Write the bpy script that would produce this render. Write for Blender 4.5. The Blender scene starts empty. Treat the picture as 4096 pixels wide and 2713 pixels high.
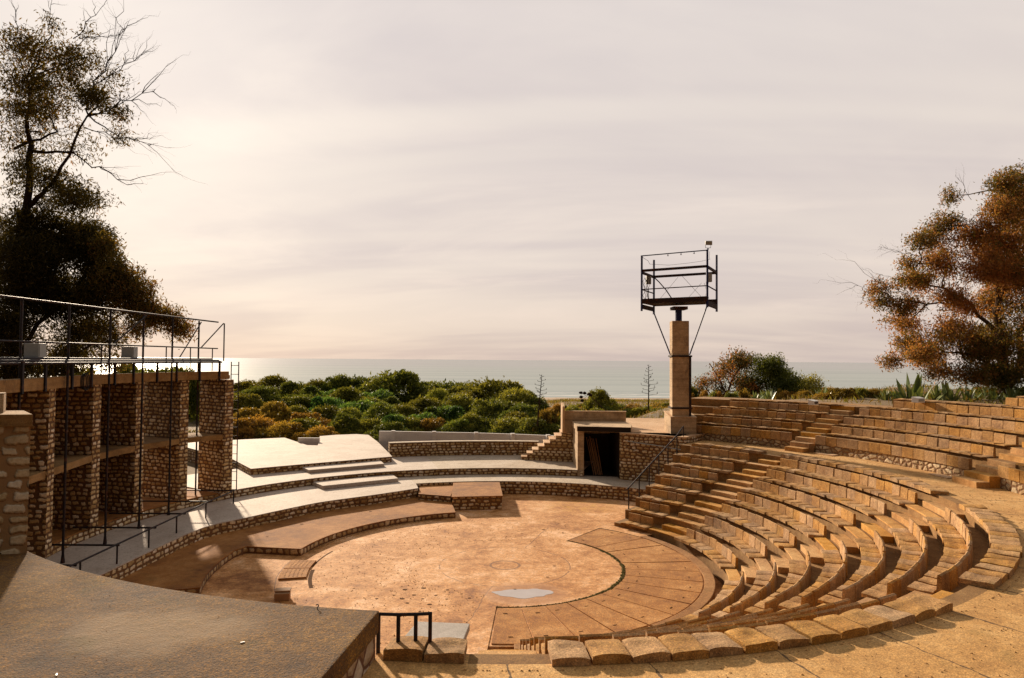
import bpy, bmesh, math, random
import numpy as np
from mathutils import Vector, Matrix
R = math.radians
sc = bpy.context.scene
col = sc.collection
rng = random.Random(7)

# ------------------------------------------------------------------ camera
cam_d = bpy.data.cameras.new('camera'); cam = bpy.data.objects.new('camera', cam_d); col.objects.link(cam)
cam_d.sensor_width = 36.0; cam_d.lens = 2750.0 / 4096 * 36.0
cam_d.clip_start = 0.1; cam_d.clip_end = 60000
PIT, ROLL = math.atan(83.1 / 2750.0), math.atan(0.00733)
fw = Vector((0, math.cos(PIT), math.sin(PIT))); up0 = Vector((0, -math.sin(PIT), math.cos(PIT))); rt0 = Vector((1, 0, 0))
rt = rt0 * math.cos(ROLL) + up0 * math.sin(ROLL)
up = up0 * math.cos(ROLL) - rt0 * math.sin(ROLL)
cam.matrix_world = Matrix(((rt.x, up.x, -fw.x, 0), (rt.y, up.y, -fw.y, 0), (rt.z, up.z, -fw.z, 7.0), (0, 0, 0, 1)))
sc.camera = cam
sc.render.resolution_x = 1024; sc.render.resolution_y = 678
sc.view_settings.view_transform = 'Standard'; sc.view_settings.look = 'None'
sc.view_settings.exposure = 0.62; sc.view_settings.gamma = 1.0

# ------------------------------------------------------------------ sun and sky
SUN_AZ, SUN_EL = -29.0, 20.0            # degrees, azimuth from +y towards +x
sd = Vector((math.sin(R(SUN_AZ)) * math.cos(R(SUN_EL)), math.cos(R(SUN_AZ)) * math.cos(R(SUN_EL)), math.sin(R(SUN_EL))))
sun_d = bpy.data.lights.new('sun', 'SUN'); sun = bpy.data.objects.new('sun', sun_d); col.objects.link(sun)
sun_d.energy = 5.0; sun_d.angle = R(2.2); sun_d.color = (1.0, 0.81, 0.60)
sun.rotation_euler = sd.to_track_quat('Z', 'Y').to_euler()
sun.location = (-40, 70, 45)

world = bpy.data.worlds.new('World'); sc.world = world; world.use_nodes = True
class NT:
    """small helper for node trees"""
    def __init__(s, tree): s.t = tree; s.n = tree.nodes; s.l = tree.links
    def new(s, typ, **kw):
        n = s.n.new(typ)
        for k, v in kw.items():
            if k.startswith('i_'):
                key = k[2:]; key = int(key) if key.isdigit() else key.replace('_', ' ')
                s.put(n.inputs[key], v)
            else: setattr(n, k, v)
        return n
    def put(s, sock, v):
        if isinstance(v, bpy.types.NodeSocket): s.l.new(v, sock)
        elif isinstance(v, bpy.types.Node): s.l.new(v.outputs[0], sock)
        else:
            if isinstance(v, (tuple, list)) and len(v) == 3 and sock.type == 'RGBA': v = (*v, 1)
            sock.default_value = v
    def math(s, op, a, b=None, c=None, clamp=False):
        n = s.n.new('ShaderNodeMath'); n.operation = op; n.use_clamp = clamp
        for i, v in enumerate((a, b, c)):
            if v is not None: s.put(n.inputs[i], v)
        return n.outputs[0]
    def vmath(s, op, a, b=None, out=0):
        n = s.n.new('ShaderNodeVectorMath'); n.operation = op
        s.put(n.inputs[0], a)
        if b is not None: s.put(n.inputs[1], b)
        return n.outputs[out]
    def mix(s, f, a, b, mode='MIX'):
        n = s.n.new('ShaderNodeMix'); n.data_type = 'RGBA'; n.blend_type = mode
        s.put(n.inputs[0], f); s.put(n.inputs[6], a); s.put(n.inputs[7], b)
        return n.outputs[2]
    def ramp(s, f, stops, interp='LINEAR'):
        n = s.n.new('ShaderNodeValToRGB'); cr = n.color_ramp; cr.interpolation = interp
        while len(cr.elements) < len(stops): cr.elements.new(0.5)
        for e, (p, c) in zip(cr.elements, stops):
            e.position = p; e.color = (*c, 1) if len(c) == 3 else c
        s.put(n.inputs[0], f); return n.outputs[0]
    def smooth(s, f, a, b, lo=0.0, hi=1.0):
        n = s.n.new('ShaderNodeMapRange'); n.interpolation_type = 'SMOOTHSTEP'
        s.put(n.inputs[0], f); n.inputs[1].default_value = a; n.inputs[2].default_value = b
        n.inputs[3].default_value = lo; n.inputs[4].default_value = hi
        return n.outputs[0]
    def noise(s, vec, scale, detail=4, rough=0.55, dist=0.0, out=0):
        n = s.n.new('ShaderNodeTexNoise'); s.put(n.inputs['Vector'], vec)
        n.inputs['Scale'].default_value = scale; n.inputs['Detail'].default_value = detail
        n.inputs['Roughness'].default_value = rough; n.inputs['Distortion'].default_value = dist
        return n.outputs[out]
    def sep(s, v):
        n = s.n.new('ShaderNodeSeparateXYZ'); s.put(n.inputs[0], v); return n.outputs
    def comb(s, x, y, z=0.0):
        n = s.n.new('ShaderNodeCombineXYZ')
        for i, v in enumerate((x, y, z)): s.put(n.inputs[i], v)
        return n.outputs[0]

def build_world():
    t = NT(world.node_tree); t.n.clear()
    sky = t.new('ShaderNodeTexSky', sky_type='NISHITA'); sky.sun_disc = False
    sky.sun_elevation = R(SUN_EL); sky.sun_rotation = R(SUN_AZ)
    d = t.new('ShaderNodeTexCoord').outputs['Generated']
    x, y, z = t.sep(d)
    zc = t.math('MAXIMUM', z, 0.0)
    inv = t.math('DIVIDE', 1.0, t.math('ADD', zc, 0.17))
    px, py = t.math('MULTIPLY', x, inv), t.math('MULTIPLY', y, inv)
    # high thin overcast: streaks of cloud seen in perspective
    # streaks run nearly parallel to the horizon
    cv = t.comb(t.math('MULTIPLY', px, 0.55), t.math('ADD', py, t.math('MULTIPLY', px, 0.10)))
    n1 = t.noise(cv, 1.1, 6, 0.6, 0.5)
    n2 = t.noise(t.vmath('MULTIPLY', cv, (0.40, 1.0, 1)), 1.3, 3, 0.5, 0.7)
    base = t.ramp(zc, [(0.0, (0.72, 0.60, 0.53)), (0.05, (0.80, 0.665, 0.58)), (0.14, (0.84, 0.72, 0.635)), (0.30, (0.845, 0.745, 0.67)), (0.46, (0.835, 0.75, 0.695)), (0.62, (0.56, 0.515, 0.47)), (1.0, (0.50, 0.465, 0.43))])
    n3 = t.noise(t.vmath('MULTIPLY', cv, (0.9, 1.0, 1)), 0.75, 5, 0.58, 1.2)
    n2 = t.math('ADD', t.math('MULTIPLY', n2, 0.6), t.math('MULTIPLY', n3, 0.4))
    grey = t.mix(t.smooth(n2, 0.40, 0.62), base, t.mix(1.0, base, (0.825, 0.82, 0.88), 'MULTIPLY'))
    lite = t.mix(t.smooth(n1, 0.45, 0.72, 0, 0.7), grey, t.mix(1.0, base, (1.12, 1.10, 1.08), 'MULTIPLY'))
    cs = t.vmath('DOT_PRODUCT', d, tuple(sd), out=1)
    csc = t.math('MAXIMUM', cs, 0.0)
    g1 = t.math('POWER', csc, 9.0); g2 = t.math('POWER', csc, 30.0)
    glow = t.mix(g1, (0, 0, 0), (0.02, 0.012, 0.0))
    glow2 = t.mix(g2, (0, 0, 0), (0.09, 0.10, 0.09))
    c = t.mix(1.0, t.mix(1.0, lite, glow, 'ADD'), glow2, 'ADD')
    # the half of the sky away from the sun is darker and bluer
    back = t.smooth(t.math('ADD', y, t.math('MULTIPLY', z, 0.75)), -0.45, 0.55)
    c = t.mix(back, t.mix(1.0, c, (0.105, 0.092, 0.078), 'MULTIPLY'), c)
    c10 = t.mix(1.0, c, (10, 10, 10), 'MULTIPLY')
    fin = t.mix(0.93, sky, c10)
    bg = t.new('ShaderNodeBackground', i_Color=fin, i_Strength=0.0645)
    o = t.new('ShaderNodeOutputWorld'); t.l.new(bg.outputs[0], o.inputs[0])
build_world()

# ------------------------------------------------------------------ materials
MATS = {}
def mat(name):
    m = bpy.data.materials.new(name); m.use_nodes = True
    t = NT(m.node_tree); t.n.clear()
    p = t.new('ShaderNodeBsdfPrincipled'); o = t.new('ShaderNodeOutputMaterial'); t.l.new(p.outputs[0], o.inputs[0])
    t.p = p; t.o = o; MATS[name] = m
    return m, t
def bump(t, h, strength=0.5, dist=0.02):
    b = t.new('ShaderNodeBump'); b.inputs['Strength'].default_value = strength; b.inputs['Distance'].default_value = dist
    t.put(b.inputs['Height'], h); t.l.new(b.outputs[0], t.p.inputs['Normal'])
def geopos(t): return t.new('ShaderNodeNewGeometry').outputs['Position']
def objrand(t): return t.new('ShaderNodeObjectInfo').outputs['Random']
CX, CY = -0.1827, 23.66
def rich(t, c, sat=1.3, val=1.0, hue=0.4905):
    h = t.new('ShaderNodeHueSaturation'); h.inputs['Hue'].default_value = hue; h.inputs['Saturation'].default_value = sat; h.inputs['Value'].default_value = val; t.put(h.inputs['Color'], c); return h.outputs[0]

def m_rubble(name, su, sv, stops, mortar, rough=0.9, jit=0.75, wid=0.16):
    m, t = mat(name)
    uv = t.new('ShaderNodeUVMap').outputs[0]
    nz = t.noise(uv, 1.7, 2, 0.5, out=1)
    uvd = t.vmath('ADD', uv, t.vmath('MULTIPLY', t.vmath('SUBTRACT', nz, (0.5, 0.5, 0.5)), (0.22, 0.15, 0)))
    nf = t.noise(uv, 9, 2, 0.5, out=1)
    uvd = t.vmath('ADD', uvd, t.vmath('MULTIPLY', t.vmath('SUBTRACT', nf, (0.5, 0.5, 0.5)), (0.07, 0.075, 0)))
    u, v, _ = t.sep(uvd)
    if jit > 0.9:
        cv = t.comb(t.math('MULTIPLY', u, su), t.math('MULTIPLY', v, sv))
        def vor(feat):
            n = t.new('ShaderNodeTexVoronoi', voronoi_dimensions='2D', feature=feat); t.put(n.inputs['Vector'], cv)
            n.inputs['Scale'].default_value = 1.0; n.inputs['Randomness'].default_value = 0.95
            return n
        de = vor('DISTANCE_TO_EDGE').outputs['Distance']; rnd = t.sep(vor('F1').outputs['Color'])
    else:
        # courses of rounded stones, each of its own length and height
        vv = t.math('MULTIPLY', v, sv); row = t.math('FLOOR', vv)
        wr = t.new('ShaderNodeTexWhiteNoise', noise_dimensions='1D'); t.put(wr.inputs['W'], row)
        rr = wr.outputs['Value']
        lf = t.noise(t.comb(t.math('MULTIPLY', u, 0.9), t.math('MULTIPLY', row, 3.7)), 1.0, 2, 0.5)
        uu = t.math('ADD', t.math('MULTIPLY', u, su), t.math('ADD', t.math('MULTIPLY', rr, 5.0), t.math('MULTIPLY', lf, 2.2)))
        cell = t.comb(t.math('FLOOR', uu), row)
        wn = t.new('ShaderNodeTexWhiteNoise', noise_dimensions='2D'); t.put(wn.inputs['Vector'], cell)
        rnd = t.sep(wn.outputs['Color'])
        fu = t.math('SUBTRACT', t.math('FRACT', uu), t.math('ADD', 0.5, t.math('MULTIPLY', t.math('SUBTRACT', rnd[1], 0.5), 0.10)))
        fv = t.math('SUBTRACT', t.math('FRACT', vv), t.math('ADD', 0.5, t.math('MULTIPLY', t.math('SUBTRACT', rnd[2], 0.5), 0.16)))
        asp = su / sv                                  # to height units
        hw = t.math('ADD', 0.335, t.math('MULTIPLY', rnd[2], 0.10)); hh = t.math('ADD', 0.30, t.math('MULTIPLY', rnd[1], 0.12))
        rad = 0.27
        qx = t.math('ADD', t.math('DIVIDE', t.math('SUBTRACT', t.math('ABSOLUTE', fu), hw), asp), rad)
        qy = t.math('ADD', t.math('SUBTRACT', t.math('ABSOLUTE', fv), hh), rad)
        out_ = t.vmath('LENGTH', t.comb(t.math('MAXIMUM', qx, 0.0), t.math('MAXIMUM', qy, 0.0)), out=1)
        de = t.math('ADD', t.math('SUBTRACT', rad, out_), wid * 0.6)
    stone = t.ramp(rnd[0], stops)
    pos = geopos(t)
    fine = t.noise(pos, 14, 5, 0.65)
    stone = t.mix(t.smooth(fine, 0.35, 0.75, 0.0, 0.55), stone, t.mix(1.0, stone, (0.45, 0.36, 0.28), 'MULTIPLY'))
    edge = t.math('ADD', de, t.math('MULTIPLY', t.math('SUBTRACT', fine, 0.5), 0.12))
    msk = t.smooth(edge, wid * 0.45, wid)
    big = t.noise(pos, 0.8, 3, 0.6)
    mort = t.mix(big, mortar, tuple(c * 2.1 for c in mortar))
    c = t.mix(msk, mort, stone)
    c = t.mix(t.smooth(big, 0.5, 0.75, 0.0, 0.45), c, t.mix(1.0, c, (0.45, 0.42, 0.36), 'MULTIPLY'))
    t.put(t.p.inputs['Base Color'], rich(t, c, 1.08, 1.0, 0.498)); t.p.inputs['Roughness'].default_value = rough
    h = t.math('ADD', t.math('MULTIPLY', t.smooth(edge, 0.02, 0.30), 1.0), t.math('MULTIPLY', fine, 0.25))
    bump(t, h, 0.9, 0.05)
    return m
STON = [(0.0, (0.36, 0.215, 0.085)), (0.25, (0.56, 0.395, 0.19)), (0.6, (0.72, 0.56, 0.335)), (1.0, (0.88, 0.76, 0.58))]
M_wall = m_rubble('rubble_wall', 3.3, 6.0, STON, (0.11, 0.056, 0.022))
M_pier = m_rubble('rubble_pier', 3.5, 6.4, STON, (0.085, 0.043, 0.017))
M_pillar = m_rubble('pillar_stone', 2.3, 5.0, [(0.0, (0.58, 0.43, 0.23)), (0.5, (0.74, 0.60, 0.40)), (1.0, (0.85, 0.75, 0.58))], (0.22, 0.13, 0.06), wid=0.2)
M_low = m_rubble('low_kerb_stone', 3.6, 4.2, [(0.0, (0.34, 0.21, 0.09)), (0.5, (0.54, 0.38, 0.19)), (1.0, (0.72, 0.58, 0.38))], (0.10, 0.05, 0.022))
M_plinth = m_rubble('plinth_stone', 3.4, 5.0, [(0.0, (0.30, 0.2, 0.1)), (0.5, (0.5, 0.36, 0.2)), (1.0, (0.66, 0.54, 0.36))], (0.14, 0.075, 0.035), jit=0.95)
M_near = m_rubble('near_wall_stone', 2.9, 3.0, [(0.0, (0.32, 0.19, 0.09)), (0.5, (0.46, 0.33, 0.2)), (1.0, (0.6, 0.48, 0.34))], (0.09, 0.04, 0.018), jit=0.95, wid=0.12)

def m_concrete(name, c1, c2, c3, scale=1.0, speck=0.5, rough=0.92, rand=0.0, bumpd=0.012, joints=None, moss=0.0, grain=60, pits=0.0, patch=False, boards=0.0, sat=1.10, val=1.0, hue=0.497):
    m, t = mat(name)
    pos = geopos(t)
    big = t.noise(pos, 0.55 * scale, 5, 0.62, 0.3)
    mid = t.noise(pos, 3.1 * scale, 6, 0.7)
    fin = t.noise(pos, grain, 2, 0.8)
    c = t.ramp(t.math('ADD', t.math('MULTIPLY', big, 0.55), t.math('MULTIPLY', mid, 0.45)), [(0.36, c1), (0.5, c2), (0.64, c3)])
    c = t.mix(t.smooth(fin, 0.52, 0.68, 0, speck), c, t.mix(1.0, c, (0.42, 0.36, 0.30), 'MULTIPLY'))
    c = t.mix(t.smooth(fin, 0.47, 0.32, 0, speck * 0.9), c, t.mix(1.0, c, (1.6, 1.55, 1.45), 'MULTIPLY'))
    crs = t.noise(pos, grain * 0.36, 3, 0.75)
    c = t.mix(t.smooth(crs, 0.52, 0.68, 0, speck * 0.45), c, t.mix(1.0, c, (0.46, 0.40, 0.34), 'MULTIPLY'))
    for gs, ga in ((grain * 1.5, 0.85), (grain * 0.6, 0.22)):
        gv = t.new('ShaderNodeTexVoronoi', feature='F1'); t.put(gv.inputs['Vector'], pos); gv.inputs['Scale'].default_value = gs
        gr = t.sep(gv.outputs['Color'])[0]
        c = t.mix(t.math('MULTIPLY', speck, ga), c, t.mix(1.0, c, t.ramp(gr, [(0.0, (0.35, 0.32, 0.28)), (0.55, (0.9, 0.9, 0.9)), (0.85, (1.25, 1.25, 1.22)), (1.0, (1.9, 1.85, 1.75))]), 'MULTIPLY'))
    if boards:
        bz = t.noise(t.vmath('MULTIPLY', pos, (0.35, 0.35, 9.0)), 1.0, 3, 0.6)
        st = t.noise(t.vmath('MULTIPLY', pos, (2.2, 2.2, 1.1)), 1.0, 5, 0.7)
        c = t.mix(t.smooth(bz, 0.45, 0.7, 0, boards), c, t.mix(1.0, c, (0.62, 0.57, 0.52), 'MULTIPLY'))
        c = t.mix(t.smooth(st, 0.55, 0.72, 0, boards), c, t.mix(1.0, c, (0.45, 0.40, 0.36), 'MULTIPLY'))
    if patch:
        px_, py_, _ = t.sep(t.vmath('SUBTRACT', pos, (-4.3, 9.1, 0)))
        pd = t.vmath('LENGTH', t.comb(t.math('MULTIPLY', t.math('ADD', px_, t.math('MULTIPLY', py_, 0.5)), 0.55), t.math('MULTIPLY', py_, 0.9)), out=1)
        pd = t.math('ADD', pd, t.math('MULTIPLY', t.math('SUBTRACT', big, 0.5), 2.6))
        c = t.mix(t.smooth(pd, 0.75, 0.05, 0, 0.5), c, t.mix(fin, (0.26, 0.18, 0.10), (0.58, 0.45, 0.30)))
    if pits:
        vv = t.new('ShaderNodeTexVoronoi', feature='F1'); t.put(vv.inputs['Vector'], pos); vv.inputs['Scale'].default_value = 24
        c = t.mix(t.smooth(vv.outputs['Distance'], 0.24, 0.10, 0, pits), c, (0.035, 0.022, 0.012))
    if moss:
        ms = t.noise(pos, 1.3, 5, 0.7)
        c = t.mix(t.smooth(ms, 0.55, 0.72, 0, moss), c, (0.10, 0.085, 0.02))
    if rand:
        r = objrand(t)
        hv = t.new('ShaderNodeHueSaturation'); t.put(hv.inputs['Color'], c)
        t.put(hv.inputs['Value'], t.math('ADD', 1.0 - rand, t.math('MULTIPLY', r, 2 * rand)))
        t.put(hv.inputs['Saturation'], t.math('ADD', 0.86, t.math('MULTIPLY', t.math('FRACT', t.math('MULTIPLY', r, 7.3)), 0.26)))
        c = hv.outputs[0]
    h = t.math('ADD', t.math('MULTIPLY', mid, 1.0), t.math('MULTIPLY', fin, 0.55))
    if joints:
        x, y, _ = t.sep(t.vmath('SUBTRACT', pos, (CX, CY, 0)))
        rr = t.vmath('LENGTH', t.comb(x, y), out=1)
        ang = t.math('ARCTAN2', y, x)
        w = t.math('MULTIPLY', t.math('SUBTRACT', t.noise(pos, 2.0, 3), 0.5), 0.012)
        fr = t.math('FRACT', t.math('ADD', t.math('MULTIPLY', t.math('ADD', ang, w), joints), 0.23))
        dd = t.math('MULTIPLY', t.math('MINIMUM', fr, t.math('SUBTRACT', 1.0, fr)), t.math('DIVIDE', rr, joints))
        brk = t.math('ADD', 0.010, t.math('MULTIPLY', t.smooth(t.noise(pos, 5, 3), 0.4, 0.7), 0.02))
        j = t.math('LESS_THAN', dd, brk)
        c = t.mix(t.math('MULTIPLY', j, 0.85), c, (0.05, 0.03, 0.015))
        h = t.math('SUBTRACT', h, t.math('MULTIPLY', j, 1.2))
    t.put(t.p.inputs['Base Color'], rich(t, c, sat, val, hue)); t.p.inputs['Roughness'].default_value = rough
    bump(t, h, 0.8, bumpd)
    return m
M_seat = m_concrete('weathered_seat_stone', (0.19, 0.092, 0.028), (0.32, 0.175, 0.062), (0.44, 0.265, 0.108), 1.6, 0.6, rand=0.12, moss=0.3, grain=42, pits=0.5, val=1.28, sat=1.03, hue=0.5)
M_tier = m_concrete('tier_concrete', (0.18, 0.09, 0.028), (0.31, 0.175, 0.065), (0.44, 0.275, 0.12), 1.2, 0.5, moss=0.2, val=0.80)  # darkened so risers carry shade from the overhangs as well as dirt
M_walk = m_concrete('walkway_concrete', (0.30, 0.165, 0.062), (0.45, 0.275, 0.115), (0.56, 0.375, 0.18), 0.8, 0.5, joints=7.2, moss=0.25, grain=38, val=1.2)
M_step = m_concrete('step_concrete', (0.25, 0.125, 0.038), (0.39, 0.22, 0.080), (0.52, 0.33, 0.14), 1.3, 0.5, rand=0.08, val=1.25)  # brightened so treads read as sunlit beside the darker tiers
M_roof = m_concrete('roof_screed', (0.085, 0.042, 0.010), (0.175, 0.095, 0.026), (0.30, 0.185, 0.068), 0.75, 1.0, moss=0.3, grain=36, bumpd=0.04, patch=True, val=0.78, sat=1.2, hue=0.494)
M_conc = m_concrete('grey_brown_concrete', (0.20, 0.11, 0.036), (0.33, 0.195, 0.072), (0.43, 0.27, 0.115), 1.4, 0.4, boards=0.7, val=1.45, sat=0.78, hue=0.503)
M_beam = m_concrete('beam_concrete', (0.18, 0.10, 0.035), (0.29, 0.175, 0.07), (0.38, 0.245, 0.115), 1.4, 0.4, boards=0.6)
M_brown = m_concrete('brown_stage_floor', (0.17, 0.072, 0.016), (0.31, 0.150, 0.042), (0.45, 0.245, 0.09), 0.9, 0.4, moss=0.25, grain=45, hue=0.492)
M_grey = m_concrete('grey_slab', (0.40, 0.36, 0.31), (0.50, 0.45, 0.40), (0.56, 0.51, 0.45), 1.2, 0.3, sat=0.9, val=0.8)
M_plat = m_concrete('platform_concrete', (0.42, 0.26, 0.14), (0.55, 0.375, 0.225), (0.64, 0.47, 0.31), 0.9, 0.4)

def m_white(name, dirt, tint=(0.56, 0.47, 0.39), low=(0.42, 0.33, 0.26)):
    m, t = mat(name)
    pos = geopos(t)
    a = t.noise(pos, 0.6, 5, 0.65, 0.4); b = t.noise(t.vmath('MULTIPLY', pos, (1.0, 2.2, 1)), 5.0, 6, 0.75); f = t.noise(pos, 55, 2, 0.7)
    c = t.mix(t.smooth(a, 0.35, 0.7, 0, 0.8), tint, low)
    c = t.mix(t.smooth(b, 0.58, 0.76, 0, dirt), c, (0.32, 0.25, 0.17))
    c = t.mix(t.smooth(f, 0.56, 0.66, 0, 0.55), c, (0.30, 0.24, 0.18))
    bl = t.noise(pos, 13, 4, 0.7)
    c = t.mix(t.smooth(bl, 0.52, 0.64, 0, dirt), c, (0.22, 0.17, 0.115))
    b2 = t.noise(pos, 2.3, 6, 0.75)
    c = t.mix(t.smooth(b2, 0.50, 0.66, 0, dirt * 0.8), c, t.mix(1.0, c, (0.66, 0.60, 0.52), 'MULTIPLY'))
    t.put(t.p.inputs['Base Color'], c); t.p.inputs['Roughness'].default_value = 0.8
    bump(t, t.math('ADD', b, t.math('MULTIPLY', f, 0.5)), 0.5, 0.01)
    return m
M_white = m_white('whitewash_floor', 0.6)
M_whitewall = m_white('whitewash_wall', 0.12, (0.74, 0.71, 0.69), (0.66, 0.62, 0.60))
M_pale = m_white('worn_pale_floor', 0.9, (0.52, 0.43, 0.33), (0.40, 0.30, 0.20))

def m_orch():
    m, t = mat('orchestra_concrete')
    pos = geopos(t)
    x, y, _ = t.sep(t.vmath('SUBTRACT', pos, (CX, CY, 0)))
    rr = t.vmath('LENGTH', t.comb(x, y), out=1)
    big = t.noise(pos, 0.42, 6, 0.62, 0.6); mid = t.noise(pos, 2.4, 8, 0.78, 0.2); fin = t.noise(pos, 34, 3, 0.75)
    c = t.ramp(t.math('ADD', t.math('MULTIPLY', big, 0.5), t.math('MULTIPLY', mid, 0.5)), [(0.38, (0.25, 0.105, 0.026)), (0.45, (0.43, 0.21, 0.065)), (0.52, (0.58, 0.325, 0.130)), (0.60, (0.75, 0.49, 0.28))])
    c = t.mix(t.smooth(fin, 0.52, 0.66, 0, 0.7), c, t.mix(1.0, c, (0.5, 0.4, 0.3), 'MULTIPLY'))
    md2 = t.noise(pos, 7.5, 6, 0.75)
    c = t.mix(t.smooth(md2, 0.54, 0.66, 0, 0.6), c, t.mix(1.0, c, (0.55, 0.46, 0.38), 'MULTIPLY'))
    c = t.mix(t.smooth(md2, 0.46, 0.34, 0, 0.6), c, t.mix(1.0, c, (1.45, 1.5, 1.6), 'MULTIPLY'))
    gv = t.new('ShaderNodeTexVoronoi', feature='F1'); t.put(gv.inputs['Vector'], pos); gv.inputs['Scale'].default_value = 22
    c = t.mix(0.45, c, t.mix(1.0, c, t.ramp(t.sep(gv.outputs['Color'])[0], [(0.0, (0.5, 0.45, 0.4)), (0.5, (0.95, 0.95, 0.95)), (1.0, (1.5, 1.5, 1.5))]), 'MULTIPLY'))
    # concentric score lines, worn away in places
    wob = t.math('MULTIPLY', t.math('SUBTRACT', t.noise(pos, 1.5, 3), 0.5), 0.06)
    r2 = t.math('ADD', rr, wob)
    line = None
    for r0, w, th in ((0.49, 0.042, 0.2), (2.22, 0.020, 0.40)):
        l = t.math('MULTIPLY', t.math('LESS_THAN', t.math('ABSOLUTE', t.math('SUBTRACT', r2, r0)), w), t.smooth(t.noise(pos, 2.4, 4), th, th + 0.12))
        line = l if line is None else t.math('MAXIMUM', line, l)
    la = t.math('MULTIPLY', t.math('LESS_THAN', t.math('ABSOLUTE', t.math('SUBTRACT', r2, 7.42)), 0.016), t.math('LESS_THAN', x, -6.3))
    la = t.math('MULTIPLY', la, t.math('LESS_THAN', y, 1.6)); line = t.math('MAXIMUM', line, la)
    # one crack and one cold joint from the middle ring outwards
    for a0, lo, hi, w in ((-1.75, 2.25, 6.3, 0.014), (1.25, 2.3, 5.6, 0.016)):
        nx, ny = -math.sin(a0), math.cos(a0)
        dl = t.math('ADD', t.math('MULTIPLY', x, nx), t.math('MULTIPLY', y, ny))
        dl = t.math('ABSOLUTE', t.math('ADD', dl, t.math('MULTIPLY', t.math('SUBTRACT', t.noise(pos, 1.1, 4), 0.5), 0.22)))
        al = t.math('ADD', t.math('MULTIPLY', x, math.cos(a0)), t.math('MULTIPLY', y, math.sin(a0)))
        l = t.math('MULTIPLY', t.math('LESS_THAN', dl, w), t.math('MULTIPLY', t.math('GREATER_THAN', al, lo), t.math('LESS_THAN', al, hi)))
        line = t.math('MAXIMUM', line, l)
    c = t.mix(t.math('MULTIPLY', line, 0.75), c, (0.14, 0.065, 0.025))
    # rust stain round the puddle
    px, py = t.math('SUBTRACT', x, 0.62), t.math('ADD', y, 2.85)
    pd = t.vmath('LENGTH', t.comb(px, t.math('MULTIPLY', py, 1.25)), out=1)
    pd = t.math('ADD', pd, t.math('MULTIPLY', t.math('SUBTRACT', t.noise(pos, 1.6, 3), 0.5), 0.5))
    c = t.mix(t.smooth(pd, 1.5, 0.95, 0, 0.6), c, (0.36, 0.175, 0.06))
    # ochre lichen far right
    lx, ly = t.math('SUBTRACT', x, 3.4), t.math('SUBTRACT', y, 9.5)
    ld = t.vmath('LENGTH', t.comb(t.math('MULTIPLY', lx, 0.7), ly), out=1)
    c = t.mix(t.math('MULTIPLY', t.smooth(ld, 2.2, 0.3), t.smooth(mid, 0.45, 0.6, 0, 0.75)), c, (0.46, 0.25, 0.03))
    t.put(t.p.inputs['Base Color'], rich(t, c, 1.06, 1.0, 0.494))
    t.put(t.p.inputs['Roughness'], t.smooth(pd, 1.4, 0.9, 0.85, 0.45))
    bump(t, t.math('SUBTRACT', t.math('ADD', mid, t.math('MULTIPLY', fin, 0.4)), t.math('MULTIPLY', line, 0.8)), 0.6, 0.012)
    return m
M_orch = m_orch()
M_pave = m_concrete('paving_slab', (0.23, 0.10, 0.025), (0.39, 0.20, 0.062), (0.57, 0.34, 0.14), 0.85, 0.6, moss=0.15, grain=40, hue=0.492)
M_rim = m_concrete('rim_concrete', (0.20, 0.095, 0.026), (0.31, 0.165, 0.058), (0.42, 0.25, 0.105), 1.3, 0.6, moss=0.3, hue=0.492)

def m_simple(name, c, rough=0.6, metal=0.0, var=0.25, scale=8, rust=0.0):
    m, t = mat(name)
    if rough > 0.85: t.p.inputs['Specular IOR Level'].default_value = 0.05
    pos = geopos(t)
    n = t.noise(pos, scale, 4, 0.7)
    cc = t.mix(n, tuple(v * (1 - var) for v in c), tuple(min(1, v * (1 + var)) for v in c))
    if rust: cc = t.mix(t.smooth(t.noise(pos, scale * 0.7, 5), 0.52, 0.66, 0, rust), cc, (0.12, 0.04, 0.015))
    if max(c) < 0.1 and rough < 0.8: t.p.inputs['Specular IOR Level'].default_value = 0.15
    t.put(t.p.inputs['Base Color'], cc); t.p.inputs['Roughness'].default_value = rough; t.p.inputs['Metallic'].default_value = metal
    bump(t, n, 0.25, 0.004)
    return m
M_iron = m_simple('dark_painted_iron', (0.022, 0.018, 0.020), 0.55, rust=0.5)
M_blue = m_simple('dark_blue_steel', (0.016, 0.022, 0.095), 0.5, rust=0.0)
M_rusty = m_simple('rusty_dark_steel', (0.030, 0.018, 0.016), 0.7, rust=0.6)
M_box = m_simple('grey_enamel', (0.34, 0.35, 0.33), 0.5)
M_lampbody = m_simple('white_enamel', (0.70, 0.68, 0.64), 0.4)
M_glass = m_simple('lamp_glass', (0.30, 0.26, 0.19), 0.12)
M_dark = m_simple('black_grille', (0.06, 0.04, 0.03), 0.8)
M_wood = m_simple('old_wood', (0.30, 0.16, 0.07), 0.8, scale=5, var=0.5)
M_nearblack = m_simple('near_black', (0.030, 0.022, 0.016), 0.9)  # near-black colour; inside the doorway it paints in the room's shade
M_hole = m_simple('hole_dark', (0.09, 0.042, 0.018), 0.95)  # dark fill painting in the shade inside holes, slots and pit
M_moss = m_simple('moss_green', (0.095, 0.075, 0.022), 0.95, var=0.5)
M_cable = m_simple('black_cable', (0.015, 0.013, 0.013), 0.5)

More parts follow.
